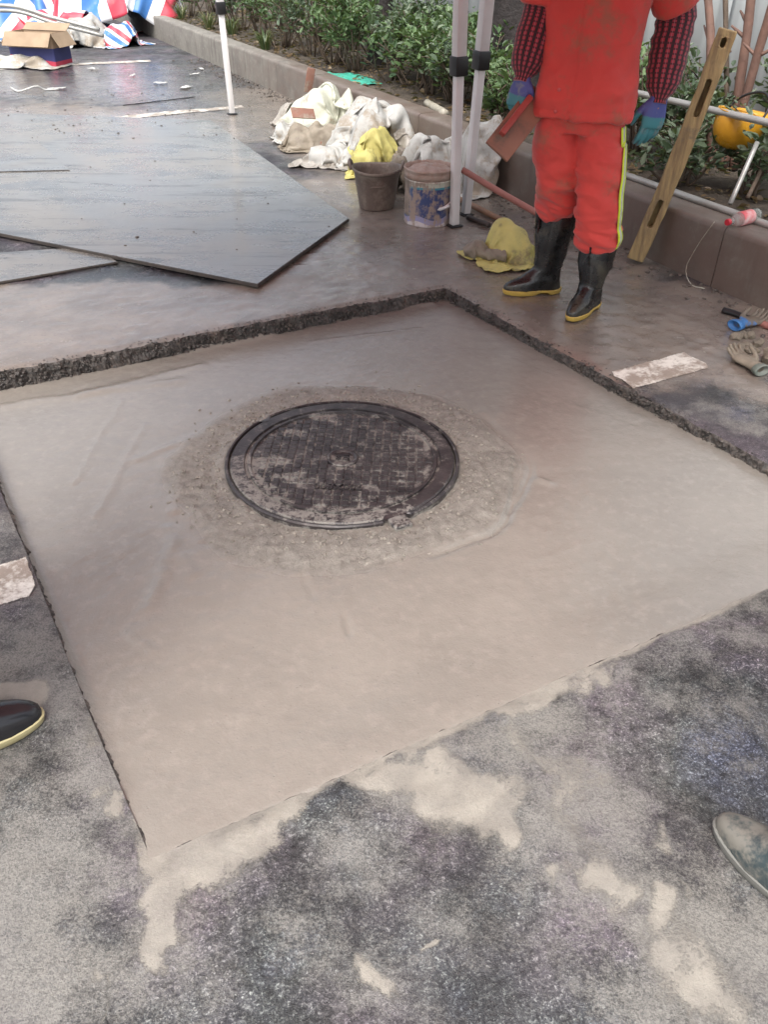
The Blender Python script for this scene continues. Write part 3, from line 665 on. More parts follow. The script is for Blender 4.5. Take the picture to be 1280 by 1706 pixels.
# lifting lug at the rim and mortar crumbs
bm = bmesh.new(); a = notches[0][0]; box(bm, (math.cos(a) * (RF + .012), math.sin(a) * (RF + .012), -0.012), (0.055, 0.06, 0.024), Matrix.Rotation(a, 3, 'Z'), bevel=0.006)
lug = bm_obj('hinge_lug', bm, IRON, mh); splat_attr(lug, mhM)

# ================================================================== OBJECTS
RUBBER = pbr('black_rubber', (0.014, 0.015, 0.018), (0.022, 0.022, 0.024), 12, 0.20, 0.10, 0.06, 40, 0.003, dirt=0.10, dcol=(0.13, 0.11, 0.085), dscale=7)
RUBBERD = pbr('muddy_rubber', (0.010, 0.011, 0.012), (0.016, 0.016, 0.016), 12, 0.28, 0.2, 0.15, 60, 0.003, dirt=0.60, dcol=(0.055, 0.052, 0.038), dscale=11)
SOLE = pbr('yellow_sole', (0.52, 0.36, 0.07), (0.42, 0.30, 0.08), 20, 0.5, 0.15, 0.1, 60, 0.003, dirt=0.30, dcol=(0.24, 0.19, 0.14), dscale=14)
b = NB('red_workwear'); co = b.coord()
rc_ = b.mx(b.mr(b.noise(co, 5, 5, 0.6), 0.3, 0.7), (0.66, 0.062, 0.048), (0.58, 0.052, 0.042))
dd_ = b.mr(b.math('ADD', b.noise(co, 4.5, 6, 0.65), b.math('MULTIPLY', b.noise(co, 60, 3), 0.12)), 0.57, 0.74)
rc_ = b.mx(b.math('MULTIPLY', dd_, 0.62), rc_, (0.22, 0.13, 0.075))
wv = b.n('TexWave', {'wave_type': 'BANDS', 'bands_direction': 'DIAGONAL'}, Vector=co, Scale=240.0)
RED = b.fin(rc_, 0.72, b.bump(b.math('ADD', b.math('MULTIPLY', b.noise(co, 13, 4, 0.5), 0.9), b.math('MULTIPLY', wv, 0.04)), 0.35, 0.012), Sheen_Weight=0.25)
b = NB('plaid_sleeve'); uvn = b.coord('UV'); sx_ = b.n('SeparateXYZ', Vector=uvn)
sy_ = b.t.nodes[-1].outputs[1]
def stripe(v, k, lo, hi): return b.mr(b.math('PINGPONG', b.math('MULTIPLY', v, k), 0.5), lo, hi)
va, vb_ = stripe(sx_, 17.0, 0.24, 0.32), stripe(sy_, 60.0, 0.26, 0.34)
pcol = b.mx(va, (0.34, 0.035, 0.055), (0.022, 0.012, 0.016)); pcol = b.mx(b.math('MULTIPLY', vb_, 0.8), pcol, (0.045, 0.012, 0.018))
pcol = b.mx(b.math('MULTIPLY', stripe(sx_, 17.0, 0.05, 0.01), 0.7), pcol, (0.36, 0.20, 0.22))
PLAID = b.fin(pcol, 0.85, b.bump(b.noise(b.coord(), 30, 4), 0.4, 0.006), Sheen_Weight=0.2)
SKIN = pbr('skin', (0.42, 0.24, 0.165), (0.36, 0.19, 0.13), 20, 0.5, 0.1, 0.1, 120, 0.001)
HAIR = pbr('black_hair', (0.012, 0.010, 0.010), (0.02, 0.017, 0.015), 40, 0.5, 0.1, 0.5, 160, 0.004)
b = NB('work_glove'); co = b.coord(); gv = b.attr('coat')
gn = b.math('ADD', gv, b.math('MULTIPLY', b.math('SUBTRACT', b.noise(co, 30, 4), 0.5), 0.35))
gc_ = b.mx(b.mr(gn, 0.40, 0.62), (0.075, 0.095, 0.30), (0.055, 0.235, 0.27))
gc_ = b.mx(b.mr(b.noise(co, 22, 5, 0.65), 0.50, 0.75), gc_, (0.23, 0.25, 0.24))
GLOVE = b.fin(gc_, 0.6, b.bump(b.noise(co, 160, 3), 0.4, 0.002))
b = NB('reflective_band'); uvn = b.coord('UV'); sx_ = b.n('SeparateXYZ', Vector=uvn)
band = b.mr(b.math('ABSOLUTE', b.math('SUBTRACT', sx_, 0.5)), 0.17, 0.20)
bc = b.mx(band, (0.50, 0.52, 0.50), (0.62, 0.80, 0.05))
bc = b.mx(b.math('MULTIPLY', b.mr(b.noise(b.coord(), 24, 5, 0.6), 0.5, 0.7), 0.5), bc, (0.28, 0.24, 0.13))
BAND = b.fin(bc, 0.45, b.bump(b.noise(b.coord(), 40, 4), 0.3, 0.004))

# ---- boots: horizontal slices, x = toe direction
def boot_rings(h=0.40, seg=36, toe=0.205, top=(0.096, 0.080)):
    zs = [0.022, 0.026, 0.032, 0.040, 0.048, 0.056, 0.064, 0.071, 0.078, 0.085, 0.093, 0.102, 0.112, 0.124, 0.14, 0.17, 0.21, 0.26, 0.31, 0.35, h - 0.012, h - 0.008, h]
    rings = []
    for z in zs:
        t = (z - 0.022) / (h - 0.022)
        cap = toe * math.sqrt(max(0.0, 1 - (max(z - 0.034, 0) / 0.052) ** 2)) if z < 0.086 else 0
        inst = 0.205 - (z - 0.03) * 1.55 if z < 0.125 else 0.0
        shaft = 0.066 + (top[0] - 0.066) * sstep(0.25, 1.0, np.array(t))
        fr_ = max(shaft, min(max(cap, 0.0), 9) if z < 0.07 else 0, min(inst, toe))
        if z < 0.086: fr_ = max(shaft, min(max(cap, inst * (0.98 if z > .06 else 0.0)), toe))
        heel = -0.078 + 0.012 * math.sin(min(z / 0.16, 1) * math.pi) - (top[0] - 0.078) * sstep(0.3, 1, np.array(t))
        wf = 0.050 - 0.006 * sstep(0.06, 0.12, np.array(z)) + (top[1] - 0.044) * sstep(0.15, 0.95, np.array(t))
        ring = []
        for k in range(seg):
            a = 2 * math.pi * k / seg; c, s = math.cos(a), math.sin(a)
            x = (fr_ if c > 0 else -heel) * math.copysign(abs(c) ** 0.92, c)
            narrow = 1.0
            if fr_ > 0.09:
                xr = x / fr_ if c > 0 else 0
                narrow = 1.0 - 0.10 * math.exp(-((x - 0.045) / 0.035) ** 2) + 0.03 * math.exp(-((x - 0.13) / 0.04) ** 2)
                narrow *= 1.0 if z < 0.045 else 1.0 - 0.25 * sstep(0.5, 1.0, np.array(xr)) * (z - 0.045) / 0.05
            y = wf * narrow * math.copysign(abs(s) ** (0.80 if fr_ > 0.09 else 1.0), s)
            wr = 0.0025 * math.sin(z * 130 + 2 * c) * math.exp(-((z - 0.135) / 0.03) ** 2) + 0.003 * mnoise.noise(Vector((x * 20, y * 20, z * 14)))
            x += wr * c; y += wr * s
            ring.append(Vector((x, y, z)))
        rings.append(ring)
    return rings
def sole_bm(toe=0.205, heelthick=0.030):
    bm = bmesh.new(); seg = 44; rings = []
    for (z, g_) in ((0.0, -0.003), (0.003, 0.0), (0.013, 0.0025), (0.021, 0.003), (0.024, 0.0)):
        ring = []
        for k in range(seg):
            a = 2 * math.pi * k / seg; c, s = math.cos(a), math.sin(a)
            x = ((toe + g_) if c > 0 else (0.078 + g_)) * math.copysign(abs(c) ** 0.92, c)
            nr = 1.0 - 0.10 * math.exp(-((x - 0.045) / 0.035) ** 2) + 0.03 * math.exp(-((x - 0.13) / 0.04) ** 2)
            y = (0.050 + g_) * nr * math.copysign(abs(s) ** 0.80, s)
            zz = z
            if z < 0.012 and -0.012 < x < 0.055: zz = z + 0.011              # raised arch between heel and ball
            if x > 0.15: zz += (x - 0.15) * 0.10 * (1 if z < .02 else .3)
            ring.append(Vector((x, y, zz)))
        rings.append(ring)
    rings_to_bm(bm, rings, True); return bm
def make_boot(parent, pos, yaw, name='boot', h=0.40, mat_=None, lean=(0, 0), sole=SOLE, toe=0.205, label=None):
    Mx = Matrix.Translation(Vector(pos)) @ Matrix.Rotation(yaw, 4, 'Z')
    rr = boot_rings(h, toe=toe)
    for rg in rr:
        for v in rg:
            k = max(v.z - 0.12, 0) / (h - 0.12); v.x += lean[0] * k; v.y += lean[1] * k
    top = rr[-1]; c = sum(top, Vector()) / len(top)
    rr.append([c + (v - c) * 0.94 for v in top]); rr.append([c + (v - c) * 0.92 + Vector((0, 0, -0.10)) for v in top])
    bm = bmesh.new(); rings_to_bm(bm, rr, True)
    o = bm_obj(name, bm, mat_ or RUBBER, parent, world=Mx)
    s = bm_obj('sole', sole_bm(toe), sole, o, world=Mx); sharp(s, 40)
    if label: o['label'] = label
    return o, s

# ---- hand in a glove: local frame x = across towards the thumb, y = out of the back of the hand, z up towards the wrist
def hand_mesh(side=1, curl=0.35, spread=0.06, voxel=0.0035, cuff=0.05, fat=1.0, thumb_close=0.3):
    bm = bmesh.new()
    loft(bm, [(0, 0, cuff, .034, .027), (0, 0, 0.02, .031, .023), (0, 0, -.01, .034, .021), (0.002, 0.001, -.045, .044, .019), (0.0, 0.002, -.08, .045, .017), (0, 0.002, -.098, .040, .013)], 16, 18)
    fx = [0.031, 0.011, -0.010, -0.030]; fl = [0.076, 0.086, 0.080, 0.063]; fr_ = [.0100, .0105, .0100, .0090]
    for i in range(4):
        p = Vector((fx[i], 0.0, -0.086)); pts = [(fx[i] * 0.9, 0.002, -0.06, fr_[i] * fat, fr_[i] * fat), (*p, fr_[i] * fat, fr_[i] * fat)]
        a = curl * 0.6 + 0.06 * i; dirx = (1.5 - i) * spread
        for k, ln in enumerate((0.44, 0.32, 0.24)):
            d = Vector((dirx, -math.sin(a), -math.cos(a))).normalized(); p = p + d * fl[i] * ln
            rr = fr_[i] * fat * (0.96, 0.9, 0.74)[k]; pts.append((*p, rr, rr)); a += curl * (0.9 + 0.1 * i)
        loft(bm, pts, 14, 12, ref=(1, 0.1, 0.05))
    tp = [(0.020, -0.004, -0.012, .014, .013), (0.042, -0.010, -0.036, .0135, .0125), (0.056 - .02 * thumb_close, -0.022 - .012 * thumb_close, -0.062, .0118, .011), (0.060 - .035 * thumb_close, -0.032 - .02 * thumb_close, -0.086, .0098, .0095), (0.060 - .045 * thumb_close, -0.037 - .024 * thumb_close, -0.100, .006, .006)]
    loft(bm, tp, 14, 12, ref=(1, 0.2, 0.1))
    if side < 0:
        for v in bm.verts: v.co.x = -v.co.x
    me = remesh(bm, voxel, 3, 'glove')
    z = np.array([v.co.z for v in me.vertices]); y = np.array([v.co.y for v in me.vertices])
    add_attr(me, 'coat', sstep(-0.035, -0.085, z) * 1.0 + 0.35 * sstep(0.0, -0.02, y) * sstep(0.0, -0.03, z))
    return me
def basis(origin, zaxis, yhint):
    z = Vector(zaxis).normalized(); y = Vector(yhint) - z * Vector(yhint).dot(z); y.normalize(); x = y.cross(z)
    return Matrix(((x.x, y.x, z.x, origin[0]), (x.y, y.y, z.y, origin[1]), (x.z, y.z, z.z, origin[2]), (0, 0, 0, 1)))

# ---- people
def wrinkle(p, L, a): return 0.007 * mnoise.noise(Vector((p.x * 9, p.y * 9, p.z * 15))) + 0.004 * mnoise.noise(Vector((p.x * 20, p.y * 20, p.z * 38)))
def head_bm(bm, c, fwd, H=0.232):
    """skull, jaw, nose, ears in world space; c = centre of the head"""
    f = Vector((fwd[0], fwd[1], 0)).normalized(); s = Vector((-f.y, f.x, 0)); u = Vector((0, 0, 1))
    def W(x, y, z): return c + f * x + s * y + u * z
    loft(bm, [(*W(.0, 0, -.115), .03, .035), (*W(.018, 0, -.10), .055, .05), (*W(.012, 0, -.06), .078, .064), (*W(.004, 0, -.01), .094, .074), (*W(-.004, 0, .045), .098, .078), (*W(-.008, 0, .09), .078, .064), (*W(-.008, 0, .116), .03, .026)], 22, 24, ref=f)
    loft(bm, [(*W(.088, 0, .014), .006, .007), (*W(.103, 0, -.012), .009, .010), (*W(.110, 0, -.030), .011, .014), (*W(.090, 0, -.036), .010, .013)], 10, 10, ref=s)
    for k in (-1, 1):
        loft(bm, [(*W(-.012, k * .070, -.035), .010, .008), (*W(-.016, k * .082, -.012), .020, .009), (*W(-.016, k * .084, .012), .022, .008), (*W(-.010, k * .076, .028), .010, .006)], 10, 10, ref=f)
        loft(bm, [(*W(.090, k * .012, .020), .007, .006), (*W(.088, k * .034, .026), .008, .007), (*W(.070, k * .058, .020), .006, .006)], 8, 8, ref=(0, 0, 1))
    loft(bm, [(*W(.086, -.026, -.062), .004, .004), (*W(.097, 0, -.060), .007, .006), (*W(.086, .026, -.062), .004, .004)], 8, 8, ref=(0, 0, 1))
    return W
def person(label, J, cloth, sleeve, boots, hands, facing, band=False, tuck=True, shirt_hem=0.78, name='person', slim=1.0):
    """J: joints in world space. One continuous body, clothes, boots and gloves as its parts."""
    root = empty(name, (J['pel'].x, J['pel'].y, 0), label, 'person')
    f = Vector((facing[0], facing[1], 0)).normalized(); s = Vector((-f.y, f.x, 0))          # s = towards the person's left
    bm = bmesh.new()
    pel, ch, nk = J['pel'], J['chest'], J['neck']
    loft(bm, [(*(pel + Vector((0, 0, -.10))), .12, .08), (*pel, .155, .10), (*((pel + ch) / 2), .14, .095), (*ch, .165, .105), (*(nk + Vector((0, 0, -.07))), .12, .075), (*nk, .058, .058), (*(nk + Vector((0, 0, .08)) + f * .015), .055, .055)], 24, 20, ref=s)
    hc = nk + Vector((0, 0, .155)) + f * .03
    W = head_bm(bm, hc, f)
    for sd in ('R', 'L'):
        loft(bm, [(*J['hip' + sd], .078, .08), (*J['knee' + sd], .055, .056), (*J['cuf' + sd], .048, .046), (*((J['cuf' + sd] + J['ank' + sd]) / 2), .044, .042), (*J['ank' + sd], .034, .036)], 24, 14, ref=s)
        sh = J['sh' + sd]
        loft(bm, [(*(sh * .8 + nk * .2), .06, .06), (*sh, .058, .058), (*J['el' + sd], .040, .040), (*(J['el' + sd] * .6 + J['wr' + sd] * .4), .038, .036), (*J['wr' + sd], .022, .018)], 20, 14, ref=f)
        dw = (J['wr' + sd] - J['el' + sd]).normalized()
        loft(bm, [(*J['wr' + sd], .022, .018), (*(J['wr' + sd] + dw * .03), .020, .014), (*(J['wr' + sd] + dw * .05), .015, .010)], 8, 12, ref=f)
    o = localise(link('body', remesh(bm, 0.009, 3, 'body'), SKIN, root)); body = o
    for k in (-1, 1):
        bm = bmesh.new(); bmesh.ops.create_uvsphere(bm, u_segments=12, v_segments=8, radius=0.0105, matrix=Matrix.Translation(W(.082, k * .031, .006))); localise(bm_obj('eye', bm, EYE, root))
    bm = bmesh.new()
    loft(bm, [(*W(-.035, 0, -.03), .066, .072), (*W(-.016, 0, .03), .096, .084), (*W(-.012, 0, .07), .100, .082), (*W(-.012, 0, .105), .070, .060), (*W(-.010, 0, .128), .02, .02)], 18, 24, ref=f, disp=lambda p, L, a: .004 * mnoise.noise(p * 60))
    localise(bm_obj('hair', bm, HAIR, root))
    # trousers
    bm = bmesh.new()
    loft(bm, [(*(pel + Vector((0, 0, .16))), .165, .112), (*(pel + Vector((0, 0, .06))), .178, .120), (*(pel + Vector((0, 0, -.03))), .182, .125), (*(pel + Vector((0, 0, -.10))), .150, .112)], 14, 28, ref=s)
    legs = {}
    for sd in ('R', 'L'):
        hp, kn, en = J['hip' + sd], J['knee' + sd], J['cuf' + sd]
        w = 1.0 if tuck else 1.05
        ctrl = [(*(hp * .9 + pel * .1 + Vector((0, 0, .05))), .080, .095), (*(hp + Vector((0, 0, -.10))), .099 * w, .106), (*(hp * .45 + kn * .55), .098 * w, .100), (*(kn * .98 + en * .02), .092 * w, .094), (*(kn * .35 + en * .65), .094 * w, .092), (*(en + (kn - en).normalized() * .03), .090 * w, .088), (*en, .072 if tuck else .095, .070 if tuck else .092)]
        def dsp(p, L, a, en=en):
            k = max(0, 1 - abs(p.z - en.z) / 0.22)
            return 0.007 * mnoise.noise(Vector((p.x * 8, p.y * 8, p.z * 11))) + k * (0.009 * mnoise.noise(Vector((p.x * 9 + 3, p.y * 9, p.z * 34))) + 0.004 * math.sin(p.z * 95 + 2.5 * math.sin(a)))
        loft(bm, ctrl, 60, 36, ref=s, disp=dsp); legs[sd] = (ctrl, dsp)
    kz_ = [(J['cuf' + q_], .16, 1.0) for q_ in 'RL'] + [(J['knee' + q_], .14, .55) for q_ in 'RL'] + [(pel + Vector((0, 0, -.16)), .16, .6)]
    def fold(p):
        w = .22 + sum(k_ * math.exp(-((p - c_).length / r_) ** 2) for c_, r_, k_ in kz_)
        q_ = Vector((p.x * 6, p.y * 6, p.z * 17 + 4 * p.x)); n_ = mnoise.noise(q_); n2 = mnoise.noise(q_ * 2.1 + Vector((5, 3, 1)))
        return min(w, 1.3) * (.011 * (.35 - abs(n_)) * 2 + .005 * (.3 - abs(n2)) * 2)
    tm = remesh(bm, 0.0065, 1, 'trousers'); displace_mesh(tm, fold)
    tro = localise(link('trousers', tm, cloth, root))
    if band:
        ctrl, dsp = legs['L']; rings = loft_pts(ctrl, 60, 72, s, dsp); k0 = band
        bm = bmesh.new(); ul = bm.loops.layers.uv.verify(); rows_ = []
        rw0 = cr(ctrl, 60)
        for i, rg in enumerate(rings[4:58]):
            c = Vector(rw0[i + 4][:3]); rows_.append([rg[(k0 + k) % 72] + (rg[(k0 + k) % 72] - c).normalized() * 0.010 for k in range(-2, 3)])
        vv_ = [[bm.verts.new(p) for p in r_] for r_ in rows_]
        for i in range(len(vv_) - 1):
            for k in range(4):
                fc = bm.faces.new((vv_[i][k], vv_[i][k + 1], vv_[i + 1][k + 1], vv_[i + 1][k]))
                for lp, (a_, b_) in zip(fc.loops, ((k, i), (k + 1, i), (k + 1, i + 1), (k, i + 1))): lp[ul].uv = (a_ / 4, b_ * .02)
        bo = bm_obj('reflective_stripe', bm, BAND, tro); md = bo.modifiers.new('t', 'SOLIDIFY'); md.thickness = 0.003
        bo.data.transform(Matrix.Translation(-root.location))
    # shirt with short sleeves, hanging loose over the trousers
    bm = bmesh.new()
    hz = shirt_hem
    base = Vector((pel.x, pel.y, hz)) + f * .01
    def sdisp(p, L, a):
        lo = max(0, 1 - (p.z - hz) / .5)
        return 0.008 * mnoise.noise(Vector((p.x * 7, p.y * 7, p.z * 5 + 4))) + lo * 0.006 * math.sin(5 * a + p.z * 9 + 3 * mnoise.noise(p * 4)) + 0.005 * mnoise.noise(Vector((p.x * 12, p.y * 12, p.z * 22)))
    loft(bm, [(*base, .196, .135), (*(base + Vector((0, 0, .012))), .200, .140), (*(base + Vector((0, 0, .10))), .192, .136), (*(base * .55 + Vector((ch.x, ch.y, ch.z)) * .45), .182, .130), (*ch, .192, .128), (*(nk + Vector((0, 0, -.09))), .165, .10), (*(nk + Vector((0, 0, -.035))), .095, .075), (*(nk + Vector((0, 0, .015))), .066, .066)], 44, 48, ref=s, disp=sdisp, power=2.3)
    for sd in ('R', 'L'):
        sh, el = J['sh' + sd], J['el' + sd]; en = sh * .13 + el * .87
        loft(bm, [(*(sh * .75 + ch * .25 + Vector((0, 0, .04))), .085, .085), (*sh, .082, .085), (*(sh * .5 + el * .5), .080 * slim, .082 * slim), (*en, .084 * slim, .084 * slim), (*(en * 1.0 + (sh - en).normalized() * -.004), .078 * slim, .078 * slim)], 20, 24, ref=f, disp=lambda p, L, a: .005 * mnoise.noise(p * 16))
    def sfold(p):
        w = .35 + .6 * math.exp(-((p.z - hz) / .16) ** 2); q_ = Vector((p.x * 5 + p.z * 3, p.y * 5, p.z * 7 - p.x * 5)); n_ = mnoise.noise(q_); n2 = mnoise.noise(q_ * 2.3 + Vector((9, 3, 1)))
        n3 = mnoise.noise(Vector((p.x * 4 + p.z * 6, p.y * 4, p.z * 4 - p.x * 7))); lat = (p - base).dot(s) + .03; frt = (p - base).dot(f)
        return .007 * (1 - abs(n3)) ** 5 - (.004 if frt > 0 and abs(lat) < .0045 else 0) + w * (.011 * (.32 - abs(n_)) * 2 + .004 * (.3 - abs(n2)) * 2) - (.0025 if .030 < p.z - hz < .036 else 0)
    sm_ = remesh(bm, 0.0065, 1, 'shirt'); displace_mesh(sm_, sfold)
    shirt = localise(link('shirt', sm_, cloth, root))
    # under-sleeves
    for sd in ('R', 'L'):
        sh, el, wr = J['sh' + sd], J['el' + sd], J['wr' + sd]; d2 = (wr - el).normalized()
        bm = bmesh.new(); SL = lambda L_: [(*q_[:3], q_[3] * (slim if q_[3] > .05 else 1), q_[4] * (slim if q_[3] > .05 else 1)) for q_ in L_]
        loft(bm, SL([(*(sh * .4 + el * .6), .064, .066), (*el, .070, .072), (*(el * .6 + wr * .4), .074, .074), (*(el * .25 + wr * .75), .070, .067), (*(wr - d2 * .03), .060, .056), (*(wr + d2 * .004), .036, .033), (*(wr + d2 * .022), .035, .032)]), 48, 32, ref=f, uv=True,
             disp=lambda p, L, a: 0.005 * mnoise.noise(Vector((p.x * 10, p.y * 10, p.z * 26))) + 0.0045 * math.sin(p.z * 120 + 2 * math.sin(a)) * (0.4 + 0.6 * mnoise.noise(p * 9 + Vector((3, 1, 7)))))
        localise(bm_obj('sleeve', bm, sleeve, root))
    for sd in ('R', 'L'):
        pos, yaw, lean, h = boots[sd]
        o1, o2 = make_boot(root, pos, yaw, 'boot', h, lean=lean, mat_=boots.get('mat', RUBBERD), sole=boots.get('sole', SOLE)); localise(o1)
        o2.data.transform(Matrix.Translation(-root.location))
    for sd in ('R', 'L'):
        me, mw = hands[sd]; g_ = link('glove', me, GLOVE, root); g_.data.transform(Matrix.Translation(-root.location) @ mw)
    return root, tro, shirt
b = NB('eye_white'); EYE = b.fin((0.55, 0.52, 0.48), 0.25)

# the standing worker
YW = 3.60
fRp, fLp = P(921, 489), P(985, 520)
tR, tL = P(850, 494), P(962, 549)
yR = math.atan2((tR - fRp).y, (tR - fRp).x); yL = math.atan2((tL - fLp).y, (tL - fLp).x) - 0.12
fR = P(907, 486); fL = P(979, 513)
pelv = at(972, 172, YW)
face = Vector((-0.36, -1.0, 0)).normalized(); side = Vector((-face.y, face.x, 0))       # side = his left
J = dict(pel=pelv, chest=pelv + Vector((0.01, 0.02, 0.40)), neck=pelv + Vector((0.01, 0.02, 0.62)))
J['hipR'] = pelv - side * .088 + Vector((0, 0, -.06)); J['hipL'] = pelv + side * .092 + Vector((0, 0, -.06))
J['cufR'] = at(928, 352, fR.y + .01); J['cufL'] = at(997, 412, fL.y + .02)
J['ankR'] = fR + Vector((0, 0, .09)); J['ankL'] = fL + Vector((0, 0, .09))
J['kneeR'] = at(931, 305, (fR.y + YW) / 2 - .02); J['kneeL'] = at(998, 330, fL.y * .6 + YW * .4 - .03)
J['shR'] = J['neck'] - side * .20 + Vector((0, 0, -.075)); J['shL'] = J['neck'] + side * .20 + Vector((0, 0, -.075))
J['elR'] = at(903, 18, YW + .09); J['wrR'] = at(872, 128, YW + .02)
J['elL'] = at(1128, 22, YW + .02); J['wrL'] = at(1099, 163, YW - .05)
def bleans(f_, c_, yaw): d = Matrix.Rotation(-yaw, 3, 'Z') @ Vector((c_.x - f_.x, c_.y - f_.y, 0)); return (d.x, d.y)
hR = (hand_mesh(-1, 0.75, 0.03, thumb_close=0.9), basis(J['wrR'], (J['elR'] - J['wrR']) * .4 + Vector((.05, 0, .25)), (-0.80, -0.65, 0.1)) @ Matrix.Scale(1.12, 4))
hL = (hand_mesh(1, 0.28, 0.05, thumb_close=0.1), basis(J['wrL'], Vector((0.10, -.02, 1)), (0.30, -0.95, 0.1)) @ Matrix.Scale(1.15, 4))
boots = {'R': (fR, yR, bleans(fR, J['cufR'], yR), J['cufR'].z + .012), 'L': (fL, yL, bleans(fL, J['cufL'], yL), J['cufL'].z + .012)}
wk, tro, shirt = person('worker in red uniform and plaid sleeves standing by the kerb in rubber boots', J, RED, PLAID, boots, {'R': hR, 'L': hL}, face, band=4, shirt_hem=at(970, 200, YW - .1).z)

# marks on his uniform, laid on the cloth where the photograph shows them
bpy.context.view_layer.update()
def hit(o, px, py):
    mi = o.matrix_world.inverted(); o0 = mi @ Vector((0, 0, CAMH)); d0 = (mi.to_3x3() @ ray(px, py)).normalized(); ok, loc, nrm, _i = o.ray_cast(o0, d0); return (loc, nrm) if ok else (None, None)
for (px_, py_, nm_, mt_) in ((926, 186, 'button', pbr('red_button', (0.62, 0.10, 0.09), None, 5, .4)), (932, 150, 'button', bpy.data.materials['red_button'])):
    l_, n_ = hit(shirt, px_, py_)
    if l_ is not None:
        bm = bmesh.new(); lathe(bm, [(.001, .003), (.006, .003), (.0075, .002), (.0075, -.002)], 14); bo = bm_obj(nm_, bm, mt_, shirt, world=Matrix.Translation(l_) @ n_.to_track_quat('Z', 'Y').to_matrix().to_4x4())
cells = {}
for a in range(5):
    for c in range(9): cells[(a, c)] = hit(shirt, 1074 + a * 3.2 + c * .0 - c * .5, 80 + c * 3.2)
if all(v[0] is not None for v in cells.values()):
    bm = bmesh.new(); ul = bm.loops.layers.uv.verify(); vv_ = {k_: bm.verts.new(l_ + n_ * .004) for k_, (l_, n_) in cells.items()}
    for a in range(4):
        for c in range(8):
            fc_ = bm.faces.new((vv_[(a, c)], vv_[(a + 1, c)], vv_[(a + 1, c + 1)], vv_[(a, c + 1)]))
            for lp, (q0, q1) in zip(fc_.loops, ((a, c), (a + 1, c), (a + 1, c + 1), (a, c + 1))): lp[ul].uv = (q1 / 8, q0 / 8)
    bo = bm_obj('reflective_tab', bm, BAND, shirt); md = bo.modifiers.new('t', 'SOLIDIFY'); md.thickness = .002

# ---- tents: white square legs with black clamps, canopies above the frame
WHITE = pbr('white_tube', (0.72, 0.71, 0.70), (0.62, 0.61, 0.60), 4, 0.35, 0.15, 0.04, 30, 0.002, dirt=0.16, dcol=(0.34, 0.30, 0.27), dscale=10)
CLAMP = pbr('black_plastic', (0.012, 0.012, 0.013), None, 10, 0.4, 0.1, 0.05, dirt=0.15, dcol=(0.12, 0.11, 0.10))
def canvas(name, colr):
    b = NB(name); co = b.coord()
    c = b.mx(b.noise(co, 2, 4), colr, tuple(x * .9 for x in colr))
    tr_ = b.n('BsdfTranslucent', Color=c); df_ = b.n('BsdfDiffuse', Color=c)
    mixs = b.t.nodes.new('ShaderNodeMixShader'); mixs.inputs[0].default_value = 0.28
    b.t.links.new(df_, mixs.inputs[1]); b.t.links.new(tr_, mixs.inputs[2]); b.t.links.new(mixs.outputs[0], b.out.inputs[0]); return b.m
def tent(label, legs, clampz, m=None, eave=2.05, peak=2.75, name='canopy_tent', group=None):
    root = empty(name, (legs[0][0].x, legs[0][0].y, 0), label, 'canopy tent', group)
    tops = []
    for (p, top) in legs:
        d = (top - p); dn = d.normalized(); x = Vector((KD.x, KD.y, 0)); x = (x - dn * x.dot(dn)).normalized(); y = dn.cross(x)
        rot = Matrix((x, y, dn)).transposed()
        L = d.length; lc = clampz
        bm = bmesh.new(); box(bm, p + dn * (lc / 2 + .005) - root.location, (.044, .044, lc - .01), rot, bevel=.004)
        lg = bm_obj('leg', bm, WHITE, root); sharp(lg)
        bm = bmesh.new(); box(bm, p + dn * (lc + (L - lc) / 2) - root.location, (.058, .058, L - lc), rot, bevel=.004); sharp(bm_obj('upper_leg', bm, WHITE, root))
        bm = bmesh.new(); box(bm, p + dn * (lc + .01) - root.location, (.078, .072, .09), rot, bevel=.006); box(bm, p + dn * (lc + .02) + x * .045 - root.location, (.03, .03, .035), rot, bevel=.005); sharp(bm_obj('clamp', bm, CLAMP, root))
        bm = bmesh.new(); box(bm, p + dn * .004 - root.location, (.075, .075, .008), rot, bevel=.002); sharp(bm_obj('foot_plate', bm, CLAMP, root))
        tops.append(p + dn * L)
    c = sum(tops, Vector()) / 4 + Vector((0, 0, peak - eave)); bm = bmesh.new(); N_ = 10
    for i in range(4):
        a, b_ = tops[i] + (tops[i] - c) * .05, tops[(i + 1) % 4] + (tops[(i + 1) % 4] - c) * .05
        grid = []
        for k in range(N_ + 1):
            row = []
            for l in range(N_ + 1):
                q_ = a.lerp(b_, l / N_).lerp(c, k / N_); sag = -.10 * math.sin(math.pi * l / N_) * (1 - k / N_) * (k / N_) * 2
                row.append(bm.verts.new(q_ + Vector((0, 0, sag)) - root.location))
            grid.append(row)
        for k in range(N_):
            for l in range(N_): bm.faces.new((grid[k][l], grid[k][l + 1], grid[k + 1][l + 1], grid[k + 1][l]))
        va = [bm.verts.new(a.lerp(b_, l / N_) - root.location + Vector((0, 0, -.22 - .02 * (l % 2)))) for l in range(N_ + 1)]
        for l in range(N_): bm.faces.new((grid[0][l], grid[0][l + 1], va[l + 1], va[l]))
    bmesh.ops.remove_doubles(bm, verts=bm.verts[:], dist=.0005)
    if m is not None: bm_obj('canopy', bm, m, root)
    else: bm.free()
    for i in range(4):
        bm = bmesh.new(); tube(bm, [tops[i] - root.location, c - root.location + Vector((0, 0, -.04))], .016, 8); bm_obj('roof_bar', bm, WHITE, root)
        bm = bmesh.new(); tube(bm, [tops[i] - root.location, tops[(i + 1) % 4] - root.location], .014, 8); bm_obj('eave_bar', bm, WHITE, root)
    return root
pA, pB, pC = P(387, 191), P(757, 377), P(776, 358)
lft = -KN
